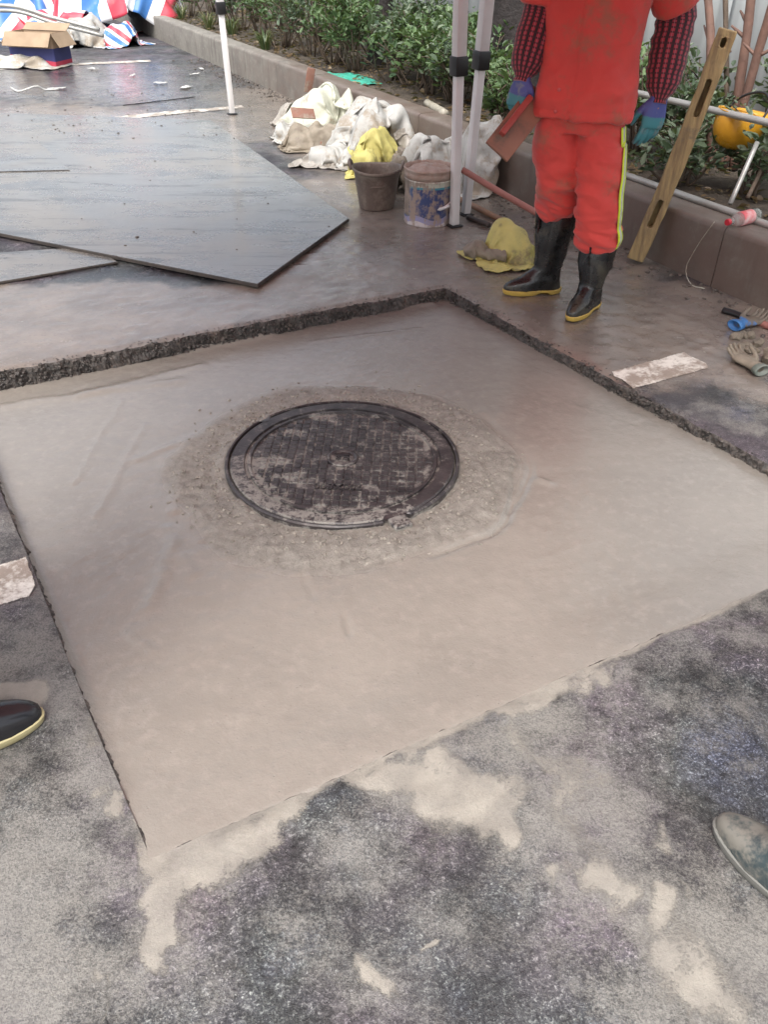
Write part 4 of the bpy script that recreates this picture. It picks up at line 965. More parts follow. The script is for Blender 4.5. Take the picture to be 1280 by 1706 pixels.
def up_to(p, px, z=2.05):                                # where the leg's line through the photograph's upper edge reaches the eaves
    q_ = at(px, 0, p.y); d = (q_ - p); k = z / d.z; t = p + d * k; return t
tA, tB, tC = up_to(pA, 366), up_to(pB, 768), up_to(pC, 812)
tent('red canopy tent with a leaning white leg behind the paint pail', [(pC, tC), (pC - KD * 3.0, tC - KD * 2.95), (pC - KD * 3.0 + lft * 3.0, tC - KD * 2.95 + lft * 2.95), (pC + lft * 3.0 + Vector((-.4, -.2, 0)), tC + lft * 2.95)][:4], 0.80, canvas('red_canvas', (0.50, 0.09, 0.075)))
tent('bare white tent frame with one leg touching the paint pail', [(pB, tB), (pA, tA), (pA + lft * 3.0, tA + lft * 2.95), (pB + lft * 3.0, tB + lft * 2.95)], 0.80, None, name='tent_frame')

# ---- sacks and heaps
def woven(name, c1, c2, dirt, dcol=(0.27, 0.23, 0.18), dscale=5, rough=0.55, tr=0.0):
    b = NB(name); co = b.coord()
    c = b.mx(b.mr(b.noise(co, 9, 5, 0.65), 0.3, 0.7), c1, c2)
    wv = b.n('TexChecker', Vector=co, Color1=(1, 1, 1), Color2=(0, 0, 0), Scale=260.0, _o=1)
    d = b.mr(b.math('ADD', b.noise(co, dscale, 6, 0.68), b.math('MULTIPLY', b.noise(co, 50, 3), 0.2)), 0.92 - dirt * 0.6, 1.08 - dirt * 0.6)
    c = b.mx(d, c, dcol)
    h = b.math('ADD', b.math('MULTIPLY', b.noise(co, 24, 5, 0.62), 0.9), b.math('MULTIPLY', wv, 0.04))
    return b.fin(c, rough, b.bump(h, 0.55, 0.012))
SACKW = woven('white_woven_plastic', (0.45, 0.45, 0.43), (0.34, 0.34, 0.32), 0.60)
SACKP = woven('pale_woven_plastic', (0.56, 0.57, 0.48), (0.43, 0.44, 0.37), 0.50)
SACKY = woven('yellow_woven_plastic', (0.56, 0.51, 0.17), (0.43, 0.39, 0.13), 0.52, (0.22, 0.19, 0.09))
SACKYP = woven('pale_yellow_plastic', (0.62, 0.61, 0.28), (0.50, 0.50, 0.22), 0.22, (0.30, 0.29, 0.14))
SACKD = woven('dirty_woven_plastic', (0.36, 0.34, 0.31), (0.25, 0.23, 0.20), 0.55, (0.17, 0.145, 0.115), 8)
SACKM = woven('muddy_cloth', (0.25, 0.215, 0.165), (0.17, 0.145, 0.11), 0.5, (0.16, 0.13, 0.10), 9)
def ico(sub):
    bm = bmesh.new(); bmesh.ops.create_icosphere(bm, subdivisions=sub, radius=1.0); return bm
def drape(sx, sy, n, cols, seed, squeeze=.72, drop=.30, steps=75, iters=6, kerb_at=None, stiff=.5, rot=0.0):
    """a sheet of cloth let fall over lumps: positions (n*n,3) in metres about the thing's base. cols: ellipsoids (cx,cy,cz,rx,ry,rz)"""
    rs = np.random.RandomState(seed); m_ = max(int(n * sy / sx), 8)
    gx, gy = np.meshgrid(np.linspace(-.5, .5, n) * sx, np.linspace(-.5, .5, m_) * sy, indexing='ij')
    h_ = sx / (n - 1)
    def nz(f, k): return (fbm(gx * f + 50 + seed, gy * f + 50, seed + k, 3) - .5) * 2
    X0 = np.stack([gx * squeeze + .25 * sx * .35 * nz(3 / sx, 1), gy * squeeze + .25 * sx * .35 * nz(3 / sx, 2), drop + .16 * sx * nz(3.5 / sx, 3) + .16 * sx * nz(10 / sx, 4)], -1)
    c_, s_ = math.cos(rot), math.sin(rot); X0 = np.stack([X0[..., 0] * c_ - X0[..., 1] * s_, X0[..., 0] * s_ + X0[..., 1] * c_, X0[..., 2]], -1)
    X = X0.copy(); V = np.zeros_like(X); dt = 0.016
    cons = []
    def add(si, ti, L, k): cons.append((si, ti, L, k))
    S = np.s_
    for st in (0, 1):
        add(S[st:n - 1:2, :], S[st + 1:n:2, :], h_, 1.0); add(S[:, st:m_ - 1:2], S[:, st + 1:m_:2], h_, 1.0)
        add(S[st:n - 1:2, :-1], S[st + 1:n:2, 1:], h_ * 1.414, .6); add(S[st:n - 1:2, 1:], S[st + 1:n:2, :-1], h_ * 1.414, .6)
    for st in range(4):
        if st % 2 == 0: add(S[st // 2 * 1:n - 2:3, :], S[st // 2 + 2:n:3, :], 2 * h_, stiff * .35); add(S[:, st // 2:m_ - 2:3], S[:, st // 2 + 2:m_:3], 2 * h_, stiff * .35)
    def solve(X):
        for (a, b_, L, k) in cons:
            A, B = X[a], X[b_]
            w_, q_ = min(A.shape[0], B.shape[0]), min(A.shape[1], B.shape[1]); A = A[:w_, :q_]; B = B[:w_, :q_]
            d = B - A; l = np.sqrt((d * d).sum(-1, keepdims=True)) + 1e-9
            cor = d * ((l - L) / l * .5 * k); X[a][:w_, :q_] += cor; X[b_][:w_, :q_] -= cor
    for t in range(steps):
        V[..., 2] -= 9.8 * dt; V *= .93; Xp = X.copy(); X = X + V * dt
        con = np.zeros(X.shape[:2], bool)
        for i in range(iters):
            solve(X)
            for (cx, cy, cz, rx, ry, rz_) in cols:
                d = (X - (cx, cy, cz)) / (rx, ry, rz_); l = np.sqrt((d * d).sum(-1)); ins = l < 1
                if i == 0: con |= l < 1.01
                if ins.any(): X[ins] = (np.array((cx, cy, cz)) + d[ins] / (l[ins][:, None] + 1e-6) * (rx, ry, rz_))
            lowz = .006 + .006 * (fbm(X[..., 0] * 30, X[..., 1] * 30, 3, 1)) if i == iters - 1 else .006
            g_ = X[..., 2] < lowz
            X[..., 2] = np.maximum(X[..., 2], lowz)
            if kerb_at is not None:
                tt = (X[..., 0] + kerb_at[0] - K0.x) * KN.x + (X[..., 1] + kerb_at[1] - K0.y) * KN.y + .012; zz = X[..., 2] + kerb_at[2]
                ins = (tt > 0) & (zz < KH + .012); side_ = ins & (tt < (KH + .012 - zz)); top_ = ins & ~side_
                X[side_, 0] -= tt[side_] * KN.x; X[side_, 1] -= tt[side_] * KN.y; X[top_, 2] = KH + .012 - kerb_at[2]
        V = (X - Xp) / dt; V[g_ | con] *= .12
        sp_ = np.sqrt((V * V).sum(-1, keepdims=True)); V *= np.minimum(1, 2.5 / (sp_ + 1e-6))
    return X, n, m_
def cloth_obj(name, X, n, m_, m, parent, thick=.003, crump=.020, seed=0):
    if crump:
        gu = np.gradient(X, axis=0); gv2 = np.gradient(X, axis=1); nn_ = np.cross(gu, gv2); nn_ /= np.linalg.norm(nn_, axis=-1, keepdims=True) + 1e-9
        nn_ *= np.where(nn_[..., 2:3] < -.2, -1, 1)
        h_ = np.zeros(X.shape[:2])
        for a in range(X.shape[0]):
            for c in range(X.shape[1]):
                p_ = Vector(X[a, c]) + Vector((parent.location.x * 3, parent.location.y * 3, 0)); w_ = p_ + Vector((mnoise.noise(p_ * 5), mnoise.noise(p_ * 5 + Vector((7, 1, 2))), mnoise.noise(p_ * 5 + Vector((1, 9, 4))))) * .10
                d1, _q = mnoise.voronoi(w_ * 8.5); h_[a, c] = (d1[1] - d1[0]) * 1.1 + .8 * (.35 - abs(mnoise.noise(w_ * 13))) - .35
        X = X + nn_ * (h_ * crump)[..., None]; X[..., 2] = np.maximum(X[..., 2], .003)
    v = X.reshape(-1, 3); q_ = np.arange(n * m_).reshape(n, m_); f = np.stack([q_[:-1, :-1], q_[1:, :-1], q_[1:, 1:], q_[:-1, 1:]], -1).reshape(-1, 4)
    me = bpy.data.meshes.new(name); me.from_pydata(v.tolist(), [], f.tolist()); me.update()
    ul = me.uv_layers.new(name='UVMap'); uvv = np.stack(np.meshgrid(np.linspace(0, 1, n), np.linspace(0, m_ / n, m_), indexing='ij'), -1).reshape(-1, 2)
    li = np.empty(len(me.loops), np.int32); me.loops.foreach_get('vertex_index', li); ul.data.foreach_set('uv', uvv[li].astype(np.float32).ravel())
    o = link(name, me, m, parent)
    sb = o.modifiers.new('s', 'SUBSURF'); sb.levels = 1; sb.render_levels = 1
    md = o.modifiers.new('t', 'SOLIDIFY'); md.thickness = thick; md.offset = 1
    return o
HEAP = []
def sack(name, label, cat, pos, dims, rz, m, seed, planes=0, crumple=0.16, group=None, over=1.95, squeeze=.80, n=38, kerb=True, lump=True):
    """an empty or half-filled woven bag slumped on the ground: cloth let fall over its filling"""
    rnd = random.Random(seed); root = empty(name, pos, label, cat, group)
    dx, dy, dz = dims; cols = []
    c_, s_ = math.cos(rz), math.sin(rz)
    if lump:
        for i in range(8):
            a, b_ = rnd.uniform(-.32, .32) * dx, rnd.uniform(-.32, .32) * dy; hz = dz * rnd.uniform(.5, 1.0)
            cols.append((a * c_ - b_ * s_, a * s_ + b_ * c_, 0.0, dx * rnd.uniform(.13, .26), dy * rnd.uniform(.15, .28), hz))
    mine = [(c[0] + pos[0], c[1] + pos[1], c[2] + pos[2], c[3] + .012, c[4] + .012, c[5] + .015) for c in cols]
    near_ = [h for h in HEAP if math.hypot(h[0] - pos[0], h[1] - pos[1]) < 1.2]
    cols += [(h[0] - pos[0], h[1] - pos[1], h[2] - pos[2], h[3], h[4], h[5]) for h in near_]
    if kerb and lump: HEAP.extend(mine)
    dtop = max([c[2] + c[5] for c in cols] + [dz])
    X, nn, m_ = drape(dx * over, dy * over, n, cols, seed, squeeze=squeeze / over * 1.25, drop=dtop + .03, kerb_at=(pos[0], pos[1], pos[2]) if kerb else None, rot=rz)
    cloth_obj('bag_cloth', X, nn, m_, m, root)
    return root
def sk(name, label, cat, px, py, dims, rz, m, seed, z=0.0, **kw): p = P(px, py, z); return sack(name, label, cat, (p.x, p.y, z), dims, rz, m, seed, **kw)
kz = math.atan2(KD.y, KD.x)
sk('rubble_sack', 'large crumpled white woven sack heaped against the kerb', 'sack', 618, 262, (.60, .46, .42), kz, SACKW, 3, over=2.3, n=46)
sk('rubble_sack', 'pale greenish white sack at the far end of the heap', 'sack', 545, 215, (.56, .46, .34), kz + .3, SACKP, 5, over=2.2, n=44)
sk('rubble_sack', 'muddy brown-grey sack in front of the pale greenish sack', 'sack', 522, 248, (.40, .28, .20), .2, SACKM, 27)
sk('rubble_sack', 'tuft of shredded grey bag behind the small grey-white bag', 'bag', 492, 208, (.32, .26, .18), .9, SACKD, 24)
sk('rubble_sack', 'small grey-white plastic bag at the end of the heap', 'bag', 484, 234, (.24, .22, .18), .4, SACKW, 21)
sk('rubble_sack', 'low flat grey sack lying nearest the steel plate', 'sack', 544, 274, (.34, .22, .11), -.15, SACKD, 29)
sk('rubble_sack', 'white woven sack spread at the foot of the largest white sack', 'sack', 584, 272, (.34, .34, .16), kz + .6, SACKW, 14, over=2.0)
sk('rubble_sack', 'shaggy pale yellow sack lying on top of the sack heap', 'sack', 580, 236, (.42, .32, .05), kz - .3, SACKYP, 8, over=1.5, lump=False)
sk('rubble_sack', 'yellow sack draped on the kerb behind the sack heap', 'sack', 640, 226, (.34, .26, .05), kz, SACKY, 11, over=1.6, lump=False)
sk('rubble_sack', 'crumpled olive yellow sack behind the brown bucket', 'sack', 632, 280, (.36, .24, .30), .2, SACKY, 33)
sk('rubble_sack', 'small yellow bag drooping beside the brown bucket', 'bag', 604, 293, (.19, .17, .19), .1, SACKY, 36, n=30)
sk('rubble_sack', 'grey cloth bundle between the two white sacks', 'bag', 688, 272, (.26, .20, .22), .5, SACKD, 52, n=30)
sk('rubble_sack', 'white woven sack folded behind the paint pail', 'sack', 716, 304, (.46, .34, .34), kz + .2, SACKW, 41, over=2.1)
sk('rubble_sack', 'bulging muddy white sack behind the tent legs', 'sack', 778, 318, (.44, .36, .46), kz, SACKW, 44, over=1.9)
sk('rubble_sack', 'tan rag slumped between the bucket and the paint pail', 'rag', 668, 322, (.20, .18, .28), .2, SACKM, 48, n=30)
# yellow fringed bag hanging over the kerb beside the trowel
o = sack('rubble_sack', 'frayed pale yellow bag standing on the kerb behind the wooden float', 'sack', at(846, 205, 4.95) * 1.0, (.20, .16, .46), .5, SACKYP, 61, crumple=.2, kerb=False)
o.location = K(kst(at(846, 205, 4.95))[0], 0.10, KH - .01)
bm = bmesh.new(); rnd = random.Random(5)
for i in range(150):
    a = Vector((rnd.uniform(-.10, .06), -.06 + rnd.uniform(-.03, .03), rnd.uniform(.05, .42))); d = Vector((rnd.uniform(-.07, .0), -.02 + rnd.uniform(-.02, .01), -rnd.uniform(.03, .10)))
    n = Vector((.003, .002, 0)); v = [bm.verts.new(a - n), bm.verts.new(a + n), bm.verts.new(a + d * .6 + n + Vector((-.012, 0, .0))), bm.verts.new(a + d)]
    bm.faces.new((v[0], v[1], v[2])); bm.faces.new((v[0], v[2], v[3]))
tag(bm_obj('frayed_strands', bm, SACKYP, o), kind='stuff')
# open yellow bag by the boots: a mouth with rolled rim, neck of dirty cloth
yb = P(846, 432); root = empty('sand_bag', (yb.x, yb.y, 0), 'crumpled yellow woven bag with a muddy twisted end lying near the boots', 'bag')
X, nn, m_ = drape(.52, .50, 42, [(.02, .02, .0, .105, .10, .165), (-.03, .05, 0, .08, .09, .19), (.06, -.02, 0, .07, .08, .12)], 83, squeeze=.62, drop=.26, rot=.4)
cloth_obj('bag_cloth', X, nn, m_, SACKY, root)
bm = bmesh.new()
cx_ = P(797, 430) - yb
loft(bm, [(-.02, -.05, .04, .05, .03), (-.08, -.05, .035, .03, .022), (cx_.x * .8, -.03, .035, .035, .03), (cx_.x, 0, .045, .055, .045), (cx_.x - .04, .005, .04, .05, .04), (cx_.x - .075, .01, .03, .02, .02)], 30, 20, ref=(0, 1, 0), disp=lambda p, L, a: .016 * mnoise.noise(p * 28) + .008 * mnoise.noise(p * 70))
bm_obj('twisted_end', bm, SACKM, root)

# loose rubble lumps, wood and board chips in the heap
BRICKC = pbr('clay_board', (0.22, 0.105, 0.075), (0.17, 0.085, 0.062), 12, 0.75, 0.1, 0.5, 50, 0.006, dirt=0.62)
RUBBLE = pbr('rubble_stone', (0.26, 0.225, 0.185), (0.19, 0.16, 0.13), 20, 0.8, 0.1, 0.6, 60, 0.008, dirt=0.3)
def lump_mesh(seed, m, sub=2):
    rnd = random.Random(seed); off = Vector((rnd.uniform(-9, 9), rnd.uniform(-9, 9), 0)); bm = ico(sub)
    for v in bm.verts: v.co *= 1 + .45 * mnoise.noise(v.co * 1.1 + off) + .15 * mnoise.noise(v.co * 3 + off)
    me = bpy.data.meshes.new('lump'); bm.to_mesh(me); bm.free(); me.materials.append(m); return me
lumps = [lump_mesh(i, RUBBLE) for i in range(5)]; rnd = random.Random(12)
for i in range(34):
    px_, py_ = rnd.uniform(648, 700), rnd.uniform(278, 318)
    if i > 22: px_, py_ = rnd.uniform(600, 660), rnd.uniform(286, 300)
    p = P(px_, py_); s_ = rnd.uniform(.022, .05)
    o = bpy.data.objects.new('rubble_lump', lumps[i % 5]); col.objects.link(o); o.location = (p.x, p.y, s_ * .45 + (rnd.uniform(0, .12) if 655 < px_ < 690 else 0)); o.scale = (s_ * 1.2, s_, s_ * .8); o.rotation_euler = (rnd.uniform(0, 6), rnd.uniform(0, 6), rnd.uniform(0, 6))
    tag(o, 'lump of tan rubble between the bucket and the paint pail', 'rubble', 'rubble lumps beside the bucket')
def board(name, label, cat, p, size, rot, m, z=None):
    bm = bmesh.new(); box(bm, (0, 0, 0), size, bevel=.003)
    for v in bm.verts: v.co += Vector((mnoise.noise(v.co * 19), mnoise.noise(v.co * 17 + Vector((4, 4, 4))), 0)) * .008
    o = bm_obj(name, bm, m); o.location = p; o.rotation_euler = rot; return tag(o, label, cat)
p = P(507, 228); board('board_scrap', 'reddish brown board scrap on the muddy brown-grey sack', 'board', (p.x, p.y, .17), (.19, .12, .010), (.5, .1, .3), BRICKC)
p = P(518, 188); board('board_scrap', 'reddish board scrap sticking up behind the pale greenish sack', 'board', (p.x, p.y, .26), (.07, .012, .20), (.1, .2, .2), BRICKC)
p = P(541, 250); board('brick_scrap', 'orange brick scrap between two grey sacks', 'brick', (p.x, p.y, .045), (.10, .06, .05), (.2, .1, .5), BRICKC)

# ---- brown rubber bucket
BUCK = pbr('muddy_bucket', (0.135, 0.105, 0.088), (0.10, 0.078, 0.066), 8, 0.5, 0.2, 0.3, 50, 0.004, dirt=0.68, dcol=(0.20, 0.165, 0.135), dscale=9)
bp = P(627, 350); bk = empty('bucket', (bp.x, bp.y, 0), 'muddy brown rubber bucket standing left of the paint pail', 'bucket')
bk.location = P(627, 345); bk.location.z = 0
bm = bmesh.new(); lathe(bm, [(.095, .0), (.106, .004), (.122, .10), (.138, .205), (.142, .212), (.152, .216), (.154, .224), (.150, .230), (.143, .228), (.139, .222), (.134, .20), (.128, .15)], 56, jit=lambda k, r_, z: Vector((.004 * math.sin(2 * math.pi * k / 56 * 2 + 1), .003 * math.sin(2 * math.pi * k / 56 * 3), .006 * math.cos(2 * math.pi * k / 56 * 2) if z > .1 else 0)))
sharp(bm_obj('bucket_shell', bm, BUCK, bk), 50)
for a in (math.pi * .97, -.1):
    bm = bmesh.new(); c = Vector((math.cos(a), math.sin(a), 0)); t = Vector((-c.y, c.x, 0))
    tube(bm, [c * .146 - t * .045 + Vector((0, 0, .22)), c * .158 - t * .03 + Vector((0, 0, .252)), c * .160 + Vector((0, 0, .262)), c * .158 + t * .03 + Vector((0, 0, .252)), c * .146 + t * .045 + Vector((0, 0, .22))], .010, 10, 20); bm_obj('handle_lug', bm, BUCK, bk)
bm = bmesh.new(); lathe(bm, [(.001, .150), (.06, .152), (.10, .147), (.1275, .150), (.1275, .14)], 32, jit=lambda k, r_, z: Vector((0, 0, .006 * mnoise.noise(Vector((k * .4, r_ * 20, 0)))))); bm_obj('mud_filling', bm, pbr('bucket_mud', (0.19, 0.155, 0.125), None, 9, 0.4), bk)

# ---- paint pail with printed blue label
pp = P(713, 368); pa = empty('paint_pail', (pp.x, pp.y, 0), 'dented metal paint pail with worn blue printed label and crusted rim', 'pail')
b = NB('pail_label'); uvn = b.coord('UV'); sx_ = b.n('SeparateXYZ', Vector=uvn); sy_ = b.t.nodes[-1].outputs[1]; co = b.coord()
lc = b.mx(b.mr(sx_, 0.60, 0.66), (0.045, 0.10, 0.235), (0.035, 0.055, 0.155))
lc = b.mx(b.math('GREATER_THAN', sy_, 0.206), lc, (0.06, 0.27, 0.34)); lc = b.mx(b.math('GREATER_THAN', sy_, 0.217), lc, (0.50, 0.52, 0.44))
wvx = b.math('ADD', sy_, b.math('MULTIPLY', b.n('Math', {'operation': 'SINE'}, i0=b.math('MULTIPLY', sx_, 26.0)), .012))
lc = b.mx(b.math('LESS_THAN', wvx, 0.052), lc, (0.26, 0.26, 0.42)); lc = b.mx(b.math('LESS_THAN', wvx, 0.022), lc, (0.50, 0.47, 0.47))
pan = b.math('MULTIPLY', b.math('GREATER_THAN', sx_, 0.40), b.math('MULTIPLY', b.math('LESS_THAN', sx_, 0.60), b.math('GREATER_THAN', sy_, 0.05)))
lc = b.mx(pan, lc, (0.17, 0.145, 0.12))
stp = b.math('MULTIPLY', b.math('GREATER_THAN', sx_, 0.365), b.math('MULTIPLY', b.math('LESS_THAN', sx_, 0.385), b.math('GREATER_THAN', sy_, 0.10))); lc = b.mx(stp, lc, (0.50, 0.56, 0.52))
dmask = b.mr(b.math('ADD', b.noise(co, 16, 7, 0.72), b.math('MULTIPLY', b.noise(b.n('Mapping', Vector=co, Scale=(40, 40, 3)), 2, 4), .3)), 0.58, 0.74); lc = b.mx(dmask, lc, (0.30, 0.24, 0.20))
LABEL = b.fin(lc, 0.45, b.bump(b.noise(co, 25, 5), 0.3, 0.006))
RUSTY = pbr('crusted_rim', (0.36, 0.25, 0.20), (0.42, 0.34, 0.29), 25, 0.7, 0.2, 0.7, 70, 0.008, dirt=0.3, dcol=(0.22, 0.12, 0.09), dscale=12)
ja = lambda k, r_, z: Vector((math.cos(2 * math.pi * k / 64), math.sin(2 * math.pi * k / 64), 0)) * (.004 * mnoise.noise(Vector((math.cos(k * .098) * 2, math.sin(k * .098) * 2, z * 9))))
bm = bmesh.new(); lathe(bm, [(.130, .002), (.138, .0), (.140, .006), (.1385, .012), (.139, .07), (.139, .13), (.139, .19), (.139, .235), (.142, .240), (.139, .246)], 64, ja, uv=True); sharp(bm_obj('pail_body', bm, LABEL, pa), 50)
bm = bmesh.new(); lathe(bm, [(.1395, .247), (.141, .27), (.141, .288), (.146, .292), (.147, .299), (.143, .303), (.139, .300), (.135, .27), (.131, .25)], 64, lambda k, r_, z: ja(k, r_, z) + Vector((0, 0, .004 * mnoise.noise(Vector((k * .5, z * 30, 0)))))); bm_obj('rim', bm, RUSTY, pa)
bm = bmesh.new(); lathe(bm, [(.001, .300), (.03, .312), (.07, .300), (.10, .292), (.125, .285), (.134, .276), (.134, .26)], 48, lambda k, r_, z: Vector((0, 0, .020 * mnoise.noise(Vector((r_ * 30 * math.cos(k * .13), r_ * 30 * math.sin(k * .13), 2)))))); bm_obj('dried_filling', bm, RUSTY, pa)
bm = bmesh.new(); a0 = -.25; tube(bm, [Vector((math.cos(a) * .150, math.sin(a) * .150, .135 + .035 * math.sin((a + .75) * 2) - .012 * (a + 1.6))) for a in np.linspace(-1.25, .1, 9)], .0045, 8, 24); bm_obj('wire_handle', bm, WHITE, pa)
bm = bmesh.new(); tube(bm, [Vector((math.cos(a) * .152, math.sin(a) * .152, .128 + .02 * a)) for a in np.linspace(-1.2, -.75, 5)], .009, 10, 12); bm_obj('grip', bm, WHITE, pa)

# ---- shovel and loose handles
WOODP = pbr('pink_painted_wood', (0.36, 0.15, 0.125), (0.28, 0.12, 0.10), 9, 0.55, 0.15, 0.2, 40, 0.003, dirt=0.3)
WOODB = pbr('brown_wood', (0.26, 0.15, 0.09), (0.19, 0.11, 0.07), 14, 0.6, 0.15, 0.3, 60, 0.003, dirt=0.3)
SHV = pbr('shovel_steel', (0.30, 0.29, 0.28), (0.22, 0.21, 0.20), 8, 0.4, 0.15, 0.2, 50, 0.003, dirt=0.35, metal=0.6)
h0 = P(770, 283, .30); h1 = P(925, 372, .05)
sh = empty('shovel', (h1.x, h1.y, 0), 'shovel with pink painted handle lying behind the boots', 'shovel')
bm = bmesh.new(); tube(bm, [h0 - sh.location, (h0 + h1) / 2 - sh.location + Vector((0, 0, -.004)), h1 - sh.location], [.017, .0175, .018], 14, 12); bm_obj('handle', bm, WOODP, sh)
d = (h1 - h0); d.z = 0; d.normalize(); sd_ = Vector((-d.y, d.x, 0)); bm = bmesh.new(); rows_ = []
for i in range(13):
    l = i / 12 * .34; w = .125 * (1 - .0 * l) * (1 if i < 9 else 1 - .25 * ((i - 8) / 4) ** 2); row = []
    for k in range(9): e = (k / 8 - .5) * 2; row.append(Vector((0, 0, .030 + .035 * e * e * (1 - l) - .02 * l / .34)) + d * l + sd_ * e * w)
    rows_.append(row)
vv_ = [[bm.verts.new(p_) for p_ in r_] for r_ in rows_]
for i in range(12):
    for k in range(8): bm.faces.new((vv_[i][k], vv_[i][k + 1], vv_[i + 1][k + 1], vv_[i + 1][k]))
o = bm_obj('blade', bm, SHV, sh); md = o.modifiers.new('t', 'SOLIDIFY'); md.thickness = .003
bm = bmesh.new(); tube(bm, [d * -.10 + Vector((0, 0, .10)), d * -.02 + Vector((0, 0, .055)), d * .10 + Vector((0, 0, .034))], [.021, .020, .010], 12, 10); bm_obj('socket', bm, SHV, sh)
def stick(name, label, cat, pts, r_, m):
    c = Vector(pts[0]); bm = bmesh.new(); tube(bm, [Vector(p_) - c for p_ in pts], r_, 12, 14)
    for v in bm.verts: v.co += Vector((mnoise.noise(v.co * 14), mnoise.noise(v.co * 13), mnoise.noise(v.co * 12))) * .003
    o = bm_obj(name, bm, m); o.location = c; return tag(o, label, cat)
stick('tool_handle', 'brown wooden tool handle lying behind the tent legs', 'handle', [P(757, 328, .03), P(805, 352, .024), P(838, 368, .022)], .017, WOODB)
stick('tool_handle', 'dark muddy stick lying under the brown handle', 'stick', [P(780, 362, .018), P(815, 376, .015)], .015, pbr('dark_wet_wood', (0.05, 0.04, 0.035), None, 9, 0.5))

# ---- wooden float held in his right hand
FLOATM = pbr('float_wood', (0.32, 0.15, 0.095), (0.23, 0.115, 0.08), 6, 0.6, 0.15, 0.25, 50, 0.004, dirt=0.60, dcol=(0.12, 0.10, 0.075), dscale=8)
FLREDM = pbr('float_handle_red', (0.42, 0.075, 0.06), None, 8, 0.55, 0.1, 0.2, 40, 0.003, dirt=0.2)
fc = at(858, 196, YW - .06); fa = (at(895, 148, YW + .02) - at(823, 240, YW - .12)).normalized(); fn = (Vector((0, 0, CAMH)) - fc).normalized(); fn = (fn - fa * fn.dot(fa)).normalized(); fb = fa.cross(fn)
FM = Matrix(((fb.x, fa.x, fn.x), (fb.y, fa.y, fn.y), (fb.z, fa.z, fn.z)))
fl = empty('plastering_float', fc, 'muddy orange-brown wooden float held in the blue glove', 'float')
bm = bmesh.new(); box(bm, fb * .028 * 1.0 - fn * .012, (.115, .30, .016), FM, bevel=.003); sharp(bm_obj('board', bm, FLOATM, fl))
bm = bmesh.new(); box(bm, fn * .022, (.026, .19, .024), FM, bevel=.006); box(bm, fn * .004 + fa * .075, (.024, .03, .034), FM, bevel=.003); box(bm, fn * .004 - fa * .075, (.024, .03, .034), FM, bevel=.003); sharp(bm_obj('grip', bm, FLREDM, fl))

# ================================================================== PLANTING BED
def proj(p):
    d = Vector(p) - Vector((0, 0, CAMH)); z = d.dot(_fw); return 640 + FPX * d.dot(_rt) / z, 853 - FPX * d.dot(_up) / z
def on_t(px, py, t):                                     # the point of the upright plane t metres behind the kerb face
    d = ray(px, py); o_ = Vector((0, 0, CAMH)); k = (t - (o_ - K0).dot(KN)) / d.dot(KN); return o_ + d * k
def s_for(px, t, z=.4):
    best = min(np.arange(-2, 14, .02), key=lambda s: abs(proj(K(s, t, z))[0] - px) if (K(s, t, z) - Vector((0, 0, CAMH))).dot(_fw) > .3 else 1e9); return float(best)
def leaf_mat(name, c1, c2, c3):
    b = NB(name); t_ = b.attr('tint')
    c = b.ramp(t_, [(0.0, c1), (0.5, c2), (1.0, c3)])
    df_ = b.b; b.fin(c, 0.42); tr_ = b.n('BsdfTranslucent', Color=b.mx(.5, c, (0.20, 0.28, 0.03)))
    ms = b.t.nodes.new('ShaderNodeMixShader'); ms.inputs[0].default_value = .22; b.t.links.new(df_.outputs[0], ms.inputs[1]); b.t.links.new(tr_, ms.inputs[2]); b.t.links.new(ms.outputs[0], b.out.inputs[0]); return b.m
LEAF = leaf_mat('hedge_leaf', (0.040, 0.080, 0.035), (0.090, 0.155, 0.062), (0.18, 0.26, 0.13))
LEAF2 = leaf_mat('grey_green_leaf', (0.045, 0.075, 0.045), (0.10, 0.145, 0.09), (0.20, 0.25, 0.17))
GRASSL = leaf_mat('blade_leaf', (0.035, 0.07, 0.03), (0.09, 0.13, 0.05), (0.20, 0.19, 0.10))
LITTER = leaf_mat('dead_leaf', (0.07, 0.045, 0.025), (0.13, 0.085, 0.045), (0.24, 0.18, 0.10))
TWIG = pbr('twig_bark', (0.075, 0.055, 0.04), (0.12, 0.09, 0.065), 20, 0.8, 0.1, 0.5, 60, 0.004)
BARK = pbr('dark_bark', (0.014, 0.011, 0.011), (0.028, 0.022, 0.021), 7, 0.8, 0.1, 0.8, 22, 0.02)
BARKR = pbr('reddish_bark', (0.17, 0.095, 0.07), (0.12, 0.07, 0.055), 12, 0.7, 0.1, 0.6, 50, 0.006)
